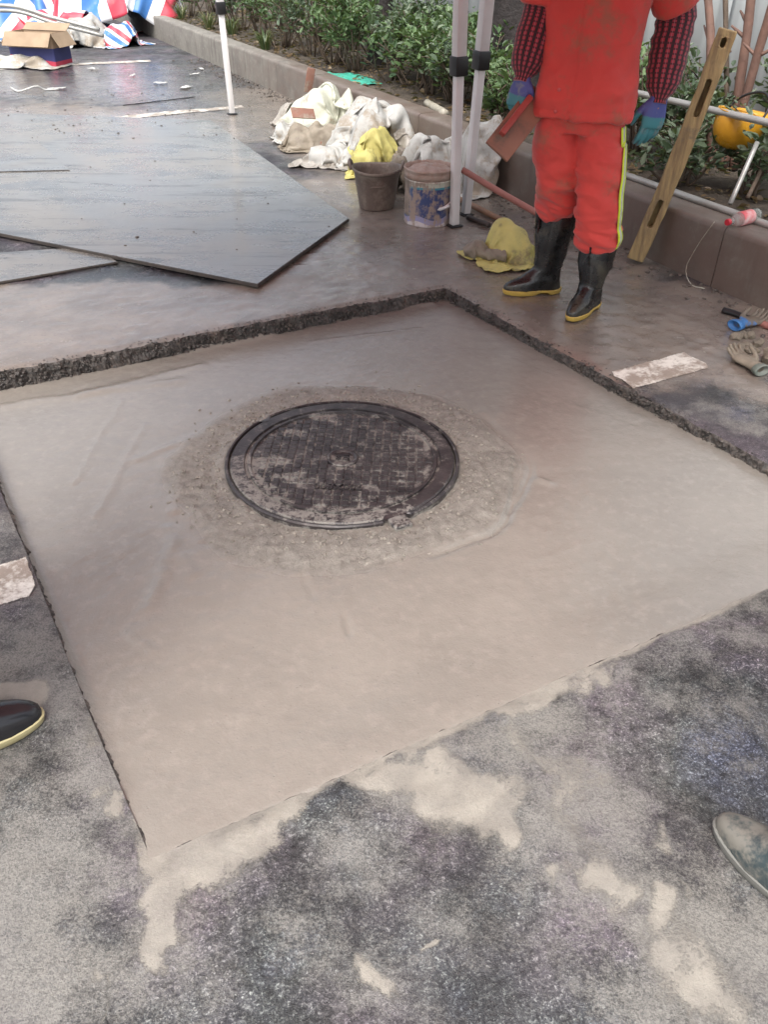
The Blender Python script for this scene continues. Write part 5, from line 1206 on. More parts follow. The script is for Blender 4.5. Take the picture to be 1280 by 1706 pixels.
def leaves_obj(name, pos, dirs, L, Wd, m, parent, rs, fold=.18, tint=None):
    n = len(pos); d = dirs / np.linalg.norm(dirs, axis=1, keepdims=True)
    up = rs.normal(0, .55, (n, 3)) + (0, 0, 1.0); side = np.cross(d, up); side /= np.linalg.norm(side, axis=1, keepdims=True) + 1e-9; nr = np.cross(side, d)
    L = L[:, None]; Wd = Wd[:, None]
    b0 = pos; tip = pos + d * L - nr * L * .12
    l1 = pos + d * L * .33 + side * Wd * .5 + nr * Wd * fold; l2 = pos + d * L * .70 + side * Wd * .38 + nr * Wd * fold * .6
    r1 = pos + d * L * .33 - side * Wd * .5 + nr * Wd * fold; r2 = pos + d * L * .70 - side * Wd * .38 + nr * Wd * fold * .6
    v = np.stack([b0, l1, l2, tip, r2, r1], 1).reshape(-1, 3); i = np.arange(n)[:, None] * 6
    f = np.concatenate([i + [0, 1, 2, 3], i + [0, 3, 4, 5]], 0)
    me = bpy.data.meshes.new(name); me.vertices.add(len(v)); me.vertices.foreach_set('co', v.astype(np.float32).ravel())
    me.loops.add(f.size); me.loops.foreach_set('vertex_index', f.astype(np.int32).ravel()); me.polygons.add(len(f)); me.polygons.foreach_set('loop_start', np.arange(0, f.size, 4, dtype=np.int32)); me.polygons.foreach_set('loop_total', np.full(len(f), 4, np.int32)); me.update(calc_edges=True)
    add_attr(me, 'tint', np.repeat(np.clip(tint if tint is not None else rs.beta(2, 2.2, n), 0, 1), 6))
    return tag(link(name, me, m, parent, smooth=False), kind='stuff')
def shrub(name, label, s, t, h, rad, nl, ls, m, seed, bare=.28, group=None, nb=9, cat='shrub'):
    rs = np.random.RandomState(seed); z0 = soil_z(s, t); base = K(s, t, z0 - .02); root = empty(name, base, label, cat, group)
    bm = bmesh.new(); tips = []
    for i in range(nb):
        a = rs.uniform(0, 6.28); r_ = rad * math.sqrt(rs.uniform(.02, 1)); hh = h * rs.uniform(.72, 1.06) * (1 - .18 * (r_ / rad) ** 2)
        e = Vector((math.cos(a) * r_, math.sin(a) * r_, hh)); b0 = Vector((math.cos(a) * r_ * .25, math.sin(a) * r_ * .25, 0)); mid = b0.lerp(e, .5) + Vector(rs.normal(0, .035, 3))
        tube(bm, [b0, mid, e], [.009, .006, .003], 5, 7); tips.append((b0, mid, e))
        for k in range(4):
            u = rs.uniform(.35, .95); q_ = (mid.lerp(e, (u - .5) * 2) if u > .5 else b0.lerp(mid, u * 2)); a2 = rs.uniform(0, 6.28); ln = rad * rs.uniform(.25, .55); e2 = q_ + Vector((math.cos(a2) * ln, math.sin(a2) * ln, ln * rs.uniform(.2, .9)))
            tube(bm, [q_, q_.lerp(e2, .5) + Vector((0, 0, .01)), e2], [.005, .004, .002], 4, 4); tips.append((q_, q_.lerp(e2, .5), e2))
    bm_obj('stems', bm, TWIG, root)
    per = max(nl // len(tips), 3); pos, dr, tn = [], [], []
    for (a, mm, e) in tips:
        cl = rs.uniform(-.22, .22)
        u = rs.beta(2.2, 1.1, per) * 1.08
        ax_ = np.array((e - mm).normalized()); base_ = np.array(a)[None] * (1 - u[:, None]) + np.array(e)[None] * u[:, None]
        pp = base_ + rs.normal(0, .022 + .03 * rad, (per, 3)); ok = pp[:, 2] > h * bare * rs.uniform(.5, 1.3, per); pp = pp[ok]
        ph = rs.uniform(0, 6.28, len(pp)); out = np.stack([np.cos(ph), np.sin(ph), rs.uniform(-.25, .8, len(pp))], -1) + ax_ * .55
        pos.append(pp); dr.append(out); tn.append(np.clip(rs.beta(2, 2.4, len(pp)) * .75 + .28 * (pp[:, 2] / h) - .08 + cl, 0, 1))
    pos, dr, tn = np.concatenate(pos), np.concatenate(dr), np.concatenate(tn); n = len(pos)
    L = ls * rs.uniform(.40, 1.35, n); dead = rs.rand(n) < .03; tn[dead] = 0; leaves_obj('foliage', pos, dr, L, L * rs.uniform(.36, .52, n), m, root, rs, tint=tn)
    return root
HG = 'shrubs of the hedge along the hoarding'
rs = np.random.RandomState(3); k = 0
spots = []
A1 = ('leafy green hedge shrub in the row close behind the kerb', 'front row of hedge shrubs')
A2 = ('taller leafy shrub in the row against the hoarding', 'back row of hedge shrubs')
A3 = ('low leafy shrub between the slender trunk and the tent legs', 'low front shrubs past the slender trunk')
A4 = ('low leafy shrub at the hoarding past the slender trunk', 'low back shrubs past the slender trunk')
for px_ in (275, 312, 350, 388, 425, 470, 515, 560, 598): spots.append((px_, .55, rs.uniform(.66, .86), A1))
for px_ in (300, 360, 420, 480, 535, 585): spots.append((px_, 1.15, rs.uniform(.95, 1.25), A2))
for px_ in (655, 690, 725, 770, 800): spots.append((px_, .62, rs.uniform(.48, .60), A3))
for px_ in (640, 700, 745, 790): spots.append((px_, 1.15, rs.uniform(.50, .64), A4))
for (px_, t, h, lb) in spots:
    s_ = s_for(px_, t, .6); dist = K(s_, t).length
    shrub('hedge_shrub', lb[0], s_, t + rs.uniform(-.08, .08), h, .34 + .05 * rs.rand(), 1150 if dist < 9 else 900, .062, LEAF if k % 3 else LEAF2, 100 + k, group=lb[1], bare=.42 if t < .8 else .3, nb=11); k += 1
for (px_, t, h, lab) in ((850, .42, .42, 'small leafy shrub beside the dark tree trunk'), (1075, .75, .62, 'dark leafy shrub behind the red worker'), (1130, .85, .66, 'leafy shrub behind the leaning wooden post'), (1180, .95, .50, 'low bushy shrub left of the hanging helmet'), (1265, .62, .40, 'small weed growing right of the hanging helmet'), (1150, .45, .26, 'low pale weed beside the lower rail'), (1020, .9, .6, 'shrub hidden behind the worker'), (1320, 1.2, .6, 'shrub beyond the bare saplings')):
    s_ = s_for(px_, t, .5); shrub('garden_shrub', lab, s_, t, h, .26, 620, .06, LEAF2 if px_ > 1100 else LEAF, 300 + px_)
# tufts of long blades at the far end
for q_, (px_, t) in enumerate(((300, .35), (345, .30), (385, .38), (440, .30))):
    s_ = s_for(px_, t, .4); base = K(s_, t, soil_z(s_, t)); root = empty('grass_tuft', base, 'tuft of long arching grass blades on the kerb edge', 'grass', 'grass tufts at the far end of the bed'); r2 = np.random.RandomState(q_)
    v, f, tn = [], [], []
    for i in range(70):
        a = r2.uniform(0, 6.28); ln = r2.uniform(.18, .42); d = np.array([math.cos(a), math.sin(a), 0]); sd_ = np.array([-d[1], d[0], 0]) * .006; b0 = d * r2.uniform(0, .07)
        i0 = len(v)
        for j in range(5):
            u = j / 4; p_ = b0 + d * ln * .55 * u ** 1.5 + np.array([0, 0, ln * (u - .55 * u ** 2.6)]); w = (1 - u) ** .6
            v += [tuple(p_ - sd_ * w), tuple(p_ + sd_ * w)]
        for j in range(4): f.append((i0 + 2 * j, i0 + 2 * j + 1, i0 + 2 * j + 3, i0 + 2 * j + 2))
        tn += [r2.rand()] * 10
    o = pydata('blades', v, f, GRASSL, root); add_attr(o.data, 'tint', np.array(tn)); tag(o, kind='stuff')
# leaf litter
rs = np.random.RandomState(8); n = 2600
S2 = rs.uniform(-1, 12, n); T2 = rs.uniform(.16, 1.6, n) ** 1.0
pos = np.array([tuple(K(a, b_, soil_z(a, b_) + .012)) for a, b_ in zip(S2, T2)]); ph = rs.uniform(0, 6.28, n)
o = leaves_obj('leaf_litter', pos, np.stack([np.cos(ph), np.sin(ph), rs.uniform(-.05, .25, n)], -1), rs.uniform(.03, .08, n), rs.uniform(.015, .035, n), LITTER, None, rs); tag(o, 'fallen brown leaves scattered over the bed soil', kind='stuff')
# trees
def tree(label, s, t, r0, lean, crown_z, seed, m=BARK, crown=1.3):
    base = K(s, t, soil_z(s, t) - .05); root = empty('tree', base, label, 'tree'); rs = np.random.RandomState(seed)
    bm = bmesh.new(); H = crown_z + .9
    loft(bm, [(0, 0, 0, r0 * 1.45, r0 * 1.4), (0, 0, .12, r0 * 1.18, r0 * 1.15), (lean * .3, 0, .5, r0, r0), (lean * .9, .02, 1.5, r0 * .88, r0 * .88), (lean * 1.3, 0, H * .8, r0 * .6, r0 * .6), (lean * 1.4, .05, H, r0 * .3, r0 * .3)], 40, 24, disp=lambda p, L, a: .10 * r0 * mnoise.noise(Vector((math.cos(a) * 3, math.sin(a) * 3, p.z * 1.5))) + .07 * r0 * mnoise.noise(Vector((math.cos(a) * 9, math.sin(a) * 9, p.z * 3))))
    tips = []
    for i in range(9):
        a = rs.uniform(0, 6.28); z = crown_z * rs.uniform(.75, 1.05); b0 = Vector((lean * 1.1, 0, z)); e = b0 + Vector((math.cos(a), math.sin(a), rs.uniform(.35, 1.0))) * crown * rs.uniform(.5, .9); tube(bm, [b0, b0.lerp(e, .5) + Vector((0, 0, .1)), e], [r0 * .32, r0 * .2, .012], 7, 8); tips.append((b0, e))
    bm_obj('trunk', bm, m, root)
    pos = []
    for (b0, e) in tips:
        for j in range(5):
            c = np.array(b0.lerp(e, rs.uniform(.55, 1.1))) + rs.normal(0, .22, 3); pos.append(c + rs.normal(0, .2, (45, 3)))
    pos = np.concatenate(pos); n = len(pos); L = rs.uniform(.07, .13, n)
    leaves_obj('crown', pos, rs.normal(0, 1, (n, 3)) + (0, 0, -.2), L, L * .45, LEAF, root, rs); return root
tree('dark slender tree trunk rising through the hedge', s_for(637, 1.0, .8), 1.0, .125, 0.0, 3.0, 1)
tree('thick dark tree trunk behind the worker', s_for(862, 1.05, .8), 1.05, .215, 0.0, 3.0, 2)
# bare saplings
def sapling(label, pb, pt, r_, m, top=2.6, knots=6, seed=0, t=1.2):
    a = on_t(*pb, t); c = on_t(*pt, t); z0 = KH - .03; d = (c - a); base = a + d * ((z0 - a.z) / d.z); k_ = top / (d.z); rs = np.random.RandomState(seed)
    root = empty('sapling', base, label, 'sapling'); e = d * k_; bm = bmesh.new(); pts = [e * u + Vector(rs.normal(0, .006, 3)) for u in np.linspace(0, 1, 9)]
    tube(bm, pts, [r_ * (1 - .45 * u) for u in np.linspace(0, 1, 9)], 10, 40)
    for v in bm.verts: v.co += Vector((mnoise.noise(v.co * 25), mnoise.noise(v.co * 24), 0)) * .004
    bm_obj('stem', bm, m, root)
    for i in range(knots):
        bm = bmesh.new()
        u = rs.uniform(.12, .7); p_ = e * u; a_ = rs.uniform(0, 6.28); dd = Vector((math.cos(a_), math.sin(a_), .6)); tube(bm, [p_, p_ + dd * (r_ + .02), p_ + dd * (r_ + rs.uniform(.02, .12))], [r_ * .45, r_ * .35, r_ * .2], 6, 5); bm_obj('side_twig', bm, m, root)
    ps, dr = [], []
    for i in range(26):
        u = rs.uniform(.72, 1.0); a_ = rs.uniform(0, 6.28); ps.append(np.array(e * u) + rs.normal(0, .06, 3)); dr.append((math.cos(a_), math.sin(a_), .3))
    leaves_obj('foliage', np.array(ps), np.array(dr), np.full(26, .09), np.full(26, .035), LEAF, root, rs)
    return root
sapling('straight reddish sapling stem behind the leaning wooden post', (1182, 110), (1179, 0), .026, BARKR, seed=1, t=.9)
sapling('thin dark sapling stem beside the top of the wooden post', (1208, 120), (1209, 0), .017, TWIG, seed=2, t=1.0, knots=3)
sapling('stout reddish sapling stem above the yellow helmet', (1232, 172), (1251, 0), .028, BARKR, seed=3, t=.95)
sapling('slanting brown sapling stem crossing to the right of the stout one', (1238, 172), (1290, 10), .026, BARKR, seed=4, t=.90)

# ---- rail frame, wooden post, helmet, bottle
GALV = pbr('galvanised_pipe', (0.42, 0.42, 0.40), (0.33, 0.33, 0.31), 10, 0.38, 0.15, 0.1, 40, 0.003, dirt=0.22, metal=0.35)
ra0, ra1 = on_t(1060, 155, .42), on_t(1285, 206, .42); rb0, rb1 = on_t(1020, 284, .16), on_t(1290, 379, .16)
print('RAIL', ra0, ra1, rb0, rb1)
da, db = (ra1 - ra0), (rb1 - rb0)
rl = empty('pipe_railing', (rb0.x, rb0.y, KH), 'low railing of two grey pipes and slanting struts resting on the kerb', 'railing')
for (a, d) in ((ra0, da), (rb0, db)):
    bm = bmesh.new(); tube(bm, [a - d * .25 - rl.location, a + d * .5 - rl.location, a + d * 1.9 - rl.location], .0165, 14, 20); bm_obj('rail', bm, GALV, rl)
for (p0_, p1_) in ((on_t(1217, 340, .20), on_t(1262, 238, .38)), (ra0 - da * .1, rb0 - db * .12), (ra0 + da * 1.7, rb0 + db * 1.75)):
    bm = bmesh.new(); tube(bm, [p0_ - rl.location, p1_ - rl.location], .012, 12, 6); bm_obj('strut', bm, GALV, rl)
stick('garden_stake', 'short pale stake lying in the soil right of the strut', 'stake', [on_t(1246, 330, .34), on_t(1268, 285, .50)], .010, TWIG)
# post with long mortises: side rails and solid runs joined in one piece of wood
b = NB('old_timber'); co = b.coord(); gm = b.n('Mapping', Vector=co, Scale=(14, 14, 1.2))
wc_ = b.mx(b.mr(b.noise(gm, 3.0, 6, 0.65), 0.3, 0.7), (0.36, 0.265, 0.12), (0.17, 0.12, 0.065)); wc_ = b.mx(b.mr(b.noise(co, 9, 6, 0.7), 0.55, 0.75), wc_, (0.13, 0.105, 0.075)); wc_ = b.mx(b.mr(b.noise(co, 6, 3), 0.6, 0.8), wc_, (0.46, 0.37, 0.21))
TIMBER = b.fin(wc_, 0.7, b.bump(b.math('ADD', b.noise(gm, 5, 6, 0.7), b.math('MULTIPLY', b.noise(co, 60, 4), .3)), 0.6, 0.006))
wb = P(1058, 438); t_top = .12
for _ in range(6):
    wt = on_t(1211, 58, t_top); tb_ = kst(wb)[1]; t_top = tb_ + (-.052 - tb_) * (wt.z / KH)
wd = (wt - wb); WL = wd.length; wd.normalize()
tocam = (Vector((0, 0, CAMH)) - (wb + wt) / 2).normalized(); wn_ = (tocam - wd * tocam.dot(wd)).normalized(); ws = wd.cross(wn_)
WM = Matrix(((ws.x, wn_.x, wd.x), (ws.y, wn_.y, wd.y), (ws.z, wn_.z, wd.z)))
def frac(py): return (438 - py) / (438 - 58)
slots = [(frac(376), frac(326)), (frac(188), frac(130)), (frac(84), frac(70))]
wp = empty('wooden_post', wb, 'weathered timber post with long mortise slots leaning on the kerb', 'post')
hw, ht, sw = .043, .036, .013; bm = bmesh.new()
zs = sorted(set([0, 1] + [x for sl_ in slots for x in sl_] + list(np.linspace(0, 1, 41)) + [a + q_ for (a, b_) in slots for q_ in (.003, .007, .012)] + [b_ - q_ for (a, b_) in slots for q_ in (.003, .007, .012)])); xs = [-hw, -sw, sw, hw]
def wv_(x, y, z):
    q_ = Vector((x * (1 - .06 * z), y, z * WL)); n_ = .004 * mnoise.noise(Vector((x * 30, y * 30, z * 7))) + .003 * mnoise.noise(Vector((x * 60, y * 60, z * 22))); q_.x += n_ + .012 * math.sin(z * 3); q_.y += n_; return WM @ q_ + Vector((0, 0, .02))
vid = {}
def sx_at(z):
    for (a, b_) in slots:
        if a - 1e-6 <= z <= b_ + 1e-6: e_ = min(z - a, b_ - z) / .012; return .30 + .70 * math.sqrt(max(0, 1 - (1 - min(e_, 1)) ** 2))
    return .6
def vtx(i, j, k):
    if (i, j, k) not in vid: vid[(i, j, k)] = bm.verts.new(wv_(xs[i] * (sx_at(zs[k]) if i in (1, 2) else 1), (-ht, ht)[j], zs[k]))
    return vid[(i, j, k)]
def is_slot(k): m_ = (zs[k] + zs[k + 1]) / 2; return any(a < m_ < b_ for a, b_ in slots)
for k in range(len(zs) - 1):
    for i in range(3):
        op = i == 1 and is_slot(k)
        if op: bm.faces.new((vtx(i, 0, k), vtx(i + 1, 0, k), vtx(i + 1, 0, k + 1), vtx(i, 0, k + 1)))
        if not op:
            for j in (0, 1): bm.faces.new((vtx(i, j, k), vtx(i + 1, j, k), vtx(i + 1, j, k + 1), vtx(i, j, k + 1)))
    for i in (0, 3): bm.faces.new((vtx(i, 0, k), vtx(i, 1, k), vtx(i, 1, k + 1), vtx(i, 0, k + 1)))
    if is_slot(k):
        for i in (1, 2): bm.faces.new((vtx(i, 0, k), vtx(i, 1, k), vtx(i, 1, k + 1), vtx(i, 0, k + 1)))
    if k and is_slot(k) != is_slot(k - 1): bm.faces.new((vtx(1, 0, k), vtx(2, 0, k), vtx(2, 1, k), vtx(1, 1, k)))
for k in (0, len(zs) - 1):
    for i in range(3): bm.faces.new((vtx(i, 0, k), vtx(i + 1, 0, k), vtx(i + 1, 1, k), vtx(i, 1, k)))
o = bm_obj('timber', bm, TIMBER, wp, smooth=False); md = o.modifiers.new('b', 'BEVEL'); md.width = .007; md.segments = 3; md.limit_method = 'ANGLE'; md.angle_limit = R(50)
# helmet, upside down
HELM = pbr('yellow_helmet_shell', (0.60, 0.30, 0.022), (0.52, 0.26, 0.02), 6, 0.30, 0.12, 0.05, 30, 0.003, dirt=0.18, dcol=(0.28, 0.18, 0.06), dscale=7)
hc_ = on_t(1233, 208, .54); hm = empty('hard_hat', hc_, 'yellow hard hat hanging upside down behind the pipe railing', 'hard hat'); hm.rotation_euler = (R(186), R(10), R(25))
bm = bmesh.new(); rings = []
for (r_, z) in [(.118, -.045), (.122, -.030), (.121, .0), (.115, .035), (.101, .070), (.078, .096), (.045, .112), (.012, .117)]: rings.append([Vector((1.14 * r_ * math.cos(2 * math.pi * k / 40), r_ * math.sin(2 * math.pi * k / 40), z + (.007 * math.exp(-(math.sin(2 * math.pi * k / 40) * r_ / .018) ** 2) if z > 0 else 0))) for k in range(40)])
rings_to_bm(bm, rings, False); bm.faces.new([v for v in bm.verts][-40:]); o = bm_obj('shell', bm, HELM, hm); md = o.modifiers.new('t', 'SOLIDIFY'); md.thickness = .003
bm = bmesh.new(); ra_, rb_ = [], []
for k in range(40):
    a = 2 * math.pi * k / 40; f_ = max(0, math.cos(a)); ra_.append(Vector((.138 * math.cos(a), .121 * math.sin(a), -.044))); rb_.append(Vector(((.146 + .045 * f_ ** 2) * math.cos(a), .130 * math.sin(a), -.050 - .014 * f_)))
rings_to_bm(bm, [ra_, rb_], False); o = bm_obj('brim', bm, HELM, hm); md = o.modifiers.new('t', 'SOLIDIFY'); md.thickness = .004
o = None; bm = bmesh.new()
INK = pbr('dark_print', (0.05, 0.02, 0.01), None, 5, .5, .05, 0)
for i in range(4):                                       # small dark print on the shell, too blurred to read
    a = R(-102 + i * 9); c = Vector((1.14 * .1225 * math.cos(a), .1225 * math.sin(a), -.014)); n_ = Vector((math.cos(a) / 1.14, math.sin(a), 0)).normalized(); t_ = Vector((-n_.y, n_.x, 0)); rt_ = Matrix(((t_.x, n_.x, 0), (t_.y, n_.y, 0), (0, 0, 1)))
    for (dx_, dz_, wx_, wz_) in ((-.004, 0, .0022, .018), (.004, 0, .0022, .018), (0, .007, .010, .0024), (0, -.001, .010, .0024), (0, -.008, .010, .0024)): box(bm, c + t_ * dx_ + Vector((0, 0, dz_)) + n_ * .0012, (wx_, .0012, wz_), rt_)
bm_obj('lettering', bm, INK, hm, smooth=False)
bm = bmesh.new(); tube(bm, [Vector((0, .12, -.045)), Vector((.03, .10, -.12)), Vector((.05, .02, -.16)), Vector((.03, -.08, -.12)), Vector((0, -.12, -.045))], .006, 6, 20); bm_obj('chin_strap', bm, CLAMP, hm)
# bottle
PET = NB('clear_plastic'); PET = PET.fin((0.75, 0.80, 0.76), 0.08, None, 0.0, Transmission_Weight=0.85, IOR=1.25)
REDP = pbr('red_cap', (0.55, 0.03, 0.05), None, 6, .35, .05, 0); LABR = pbr('bottle_label', (0.60, 0.05, 0.07), (0.68, 0.60, 0.58), 16, .4, .05, 0)
b0_, b1_ = P(1212, 371, KH + .032), P(1292, 350, KH + .034); bt = empty('drink_bottle', (b0_.x, b0_.y, KH), 'plastic drink bottle with red cap and red label lying on the kerb', 'bottle')
q_ = (b1_ - b0_).normalized().to_track_quat('Z', 'Y').to_matrix().to_4x4(); BM_ = Matrix.Translation(b0_ - bt.location) @ q_
bm = bmesh.new(); lathe(bm, [(.012, .012), (.0125, .028), (.014, .034), (.024, .055), (.031, .075), (.032, .10), (.0305, .12), (.031, .16), (.032, .20), (.030, .215), (.018, .218)], 28); bm_obj('bottle_body', bm, PET, bt, world=BM_)
bm = bmesh.new(); lathe(bm, [(.001, -.002), (.013, -.002), (.0148, .001), (.0148, .014), (.013, .016)], 24); sharp(bm_obj('cap', bm, REDP, bt, world=BM_), 40)
bm = bmesh.new(); lathe(bm, [(.0318, .085), (.0325, .087), (.0325, .168), (.0318, .170)], 28); bm_obj('label_wrap', bm, LABR, bt, world=BM_)
# pale tube and green netting on the bed edge
stick('broken_pipe', 'short pale hollow pipe lying on the bed edge', 'pipe', [on_t(712, 172, .28), on_t(742, 190, .17)], .028, pbr('pale_pipe', (0.40, 0.38, 0.32), (0.25, 0.23, 0.18), 12, .6))
o = sack('green_netting', 'flat piece of bright green mesh on the bed edge', 'netting', (*on_t(590, 137, .30)[:2], KH - .03), (.62, .30, .03), kz, pbr('green_mesh', (0.04, 0.30, 0.22), (0.06, 0.38, 0.28), 30, .6, .1, .6, 120, .004), 71, over=1.1, squeeze=.85, n=30, kerb=False, lump=False)

# ---- odds and ends on the ground at the right
GLD = NB('muddy_glove'); b = GLD; co = b.coord(); gv = b.attr('coat')
gc_ = b.mx(b.mr(gv, 0.15, 0.35), (0.045, 0.15, 0.36), (0.14, 0.118, 0.09)); gc_ = b.mx(b.mr(b.noise(co, 28, 5, .65), .42, .60), gc_, (0.13, 0.11, 0.088)); GLD = b.fin(gc_, .6, b.bump(b.noise(co, 60, 4), .6, .004))
def ground_glove(label, px, py, ang, m, curl, side=1, cuffm=None):
    p_ = P(px, py); root = empty('work_glove', (p_.x, p_.y, 0), label, 'glove'); me = hand_mesh(side, curl, .10, voxel=.004)
    Mx = Matrix.Translation((0, 0, .026)) @ Matrix.Rotation(ang, 4, 'Z') @ Matrix.Rotation(R(90), 4, 'X') @ Matrix.Rotation(R(180), 4, 'Z') @ Matrix.Scale(0.86, 4); me.transform(Mx); g_ = link('glove_body', me, m, root)
    bm = bmesh.new(); lathe(bm, [(.034, .030), (.040, .034), (.043, .060), (.042, .066), (.034, .066), (.030, .05)], 24)
    for v in bm.verts: v.co.y *= .62
    bm.transform(Mx); bm_obj('cuff', bm, cuffm or m, root); return root
BLUEC = pbr('blue_cuff', (0.035, 0.14, 0.36), (0.05, 0.17, 0.38), 20, .6, .1, .3, 60, .004, dirt=.15); GREYC = pbr('green_grey_cuff', (0.10, 0.13, 0.11), (0.16, 0.17, 0.15), 20, .6, .1, .3, 60, .004, dirt=.3)
ground_glove('muddy work glove with blue cuff lying by the kerb', 1236, 548, R(-60), GLD, .35, 1, BLUEC)
ground_glove('mud-caked work glove with green-grey cuff opening', 1252, 618, R(20), SACKM, .25, -1, GREYC)
stick('tool_handle', 'black tool handle lying by the kerb above the blue glove', 'handle', [P(1205, 517, .014), P(1228, 524, .014), P(1252, 533, .014)], .014, CLAMP)
stick('tool_handle', 'short pinkish wooden handle beside the blue glove', 'handle', [P(1262, 536, .016), P(1300, 552, .016)], .015, WOODP)
o = stick('string', 'thin pale string hanging down the kerb face', 'string', [K(0.42, -.004, KH + .004), K(.47, -.012, .18), K(.50, -.03, .05), K(.40, -.08, .006), K(.34, -.05, .004)], .0018, SACKP)
lm2 = [lump_mesh(20 + i, SACKM) for i in range(4)]; rnd = random.Random(44)
for i in range(12):
    p_ = P(rnd.uniform(1222, 1285), rnd.uniform(560, 610)); sc_ = rnd.uniform(.010, .026); o = bpy.data.objects.new('mud_clod', lm2[i % 4]); col.objects.link(o); o.location = (p_.x, p_.y, sc_ * .5); o.scale = (sc_ * 1.3, sc_, sc_ * .7); o.rotation_euler = (0, 0, rnd.uniform(0, 6)); tag(o, 'small tan mud clod between the two dropped gloves', 'clod', 'mud clods by the gloves')
o = bpy.data.objects.new('stone', lm2[1]); col.objects.link(o); p_ = P(1292, 606); o.location = (p_.x, p_.y, .03); o.scale = (.06, .05, .04); tag(o, 'smooth pinkish stone beside the mud-caked glove', 'stone')

# ================================================================== FAR END
b = NB('striped_tarp'); uvn = b.coord('UV'); sx_ = b.n('SeparateXYZ', Vector=uvn); co = b.coord()
fr_ = b.math('FRACT', b.math('MULTIPLY', sx_, 4.6)); st_ = b.ramp(fr_, [(0.0, (0.62, 0.64, 0.66)), (0.16, (0.045, 0.16, 0.42)), (0.42, (0.64, 0.65, 0.66)), (0.58, (0.50, 0.045, 0.075)), (0.84, (0.62, 0.64, 0.66))], 'CONSTANT')
st_ = b.mx(b.math('MULTIPLY', b.mr(b.noise(co, 5, 5), .55, .8), .4), st_, (0.40, 0.36, 0.32)); TARP = b.fin(st_, .45, b.bump(b.noise(co, 18, 4), .3, .01))
def tarp(label, px, py, dims, rot, seed, n=46, over=1.9, lumps_=6):
    p_ = P(px, py); root = empty('striped_tarp', (p_.x, p_.y, 0), label, 'tarpaulin'); rnd = random.Random(seed); dx, dy, dz = dims
    cols = [(rnd.uniform(-.3, .3) * dx, rnd.uniform(-.3, .3) * dy, 0, dx * rnd.uniform(.18, .30), dy * rnd.uniform(.25, .4), dz * rnd.uniform(.6, 1)) for i in range(lumps_)]
    X, nn, m_ = drape(dx * over, dy * over, n, cols, seed, squeeze=.66, drop=dz + .35, rot=rot, steps=90); cloth_obj('tarp_sheet', X, nn, m_, TARP, root, .004, crump=.03); return root
tarp('big heap covered with red, white and blue striped tarpaulin by the kerb end', 165, 56, (2.4, 1.2, .95), .25, 23, n=56, lumps_=18)
tarp('crumpled striped tarpaulin heap behind the cardboard box', 50, 56, (1.9, 1.0, .62), -.3, 9, lumps_=12)
tarp('small bundled striped tarpaulin at the foot of the kerb', 200, 76, (.55, .45, .30), .9, 12, n=34)
tarp('low crumpled striped tarpaulin between the box and the big heap', 112, 66, (1.1, .7, .38), 1.1, 15, n=40)
sk('rubble_sack', 'plump white sack leaning on the striped tarpaulin', 'sack', 148, 78, (.62, .45, .42), .2, SACKW, 91, kerb=False)
sk('rubble_sack', 'flat white sack lying beside the cardboard box', 'sack', 30, 110, (.85, .40, .16), .0, SACKW, 93, kerb=False)
# cardboard box
b = NB('printed_cardboard'); sz_ = b.n('SeparateXYZ', Vector=b.coord()); zz_ = b.t.nodes[-1].outputs[2]; co = b.coord()
cc_ = b.mx(b.noise(co, 7, 4), (0.36, 0.26, 0.17), (0.29, 0.205, 0.135)); edge_ = b.math('ADD', zz_, b.math('MULTIPLY', sz_, .10))
cc2 = b.mx(b.math('LESS_THAN', zz_, .19), cc_, (0.030, 0.035, 0.13)); cc2 = b.mx(b.math('LESS_THAN', edge_, .085), cc2, (0.42, 0.035, 0.07)); CARD = b.fin(cc2, .7, b.bump(b.noise(co, 20, 3), .2, .005))
CARDI = pbr('plain_cardboard', (0.33, 0.24, 0.16), (0.26, 0.19, 0.125), 6, .8, .1, .1)
cb_ = P(72, 108); cbx = empty('cardboard_box', (cb_.x, cb_.y, 0), 'open cardboard box printed blue and red at the bottom', 'box', rz=R(-14))
bw, bd, bh = .58, .34, .34
for (c, sz) in (((0, -bd / 2, bh / 2), (bw, .006, bh)), ((0, bd / 2, bh / 2), (bw, .006, bh)), ((-bw / 2, 0, bh / 2), (.006, bd - .012, bh)), ((bw / 2, 0, bh / 2), (.006, bd - .012, bh)), ((0, 0, .006), (bw - .01, bd - .012, .006))):
    bm = bmesh.new(); box(bm, c, sz); bm_obj('wall_panel', bm, CARD, cbx, smooth=False)
for (c, sz, rt_) in (((0, -bd / 2 - .055, bh - .06), (bw + .02, .006, .17), Matrix.Rotation(R(-38), 3, 'X')), ((0, bd / 2 + .045, bh + .03), (bw, .006, .13), Matrix.Rotation(R(-58), 3, 'X')), ((-bw / 2 - .05, 0, bh - .06), (.006, bd, .15), Matrix.Rotation(R(38), 3, 'Y')), ((bw / 2 + .05, 0, bh - .07), (.006, bd, .16), Matrix.Rotation(R(-35), 3, 'Y'))):
    bm = bmesh.new(); box(bm, c, sz, rt_); bm_obj('flap', bm, CARDI, cbx, smooth=False)
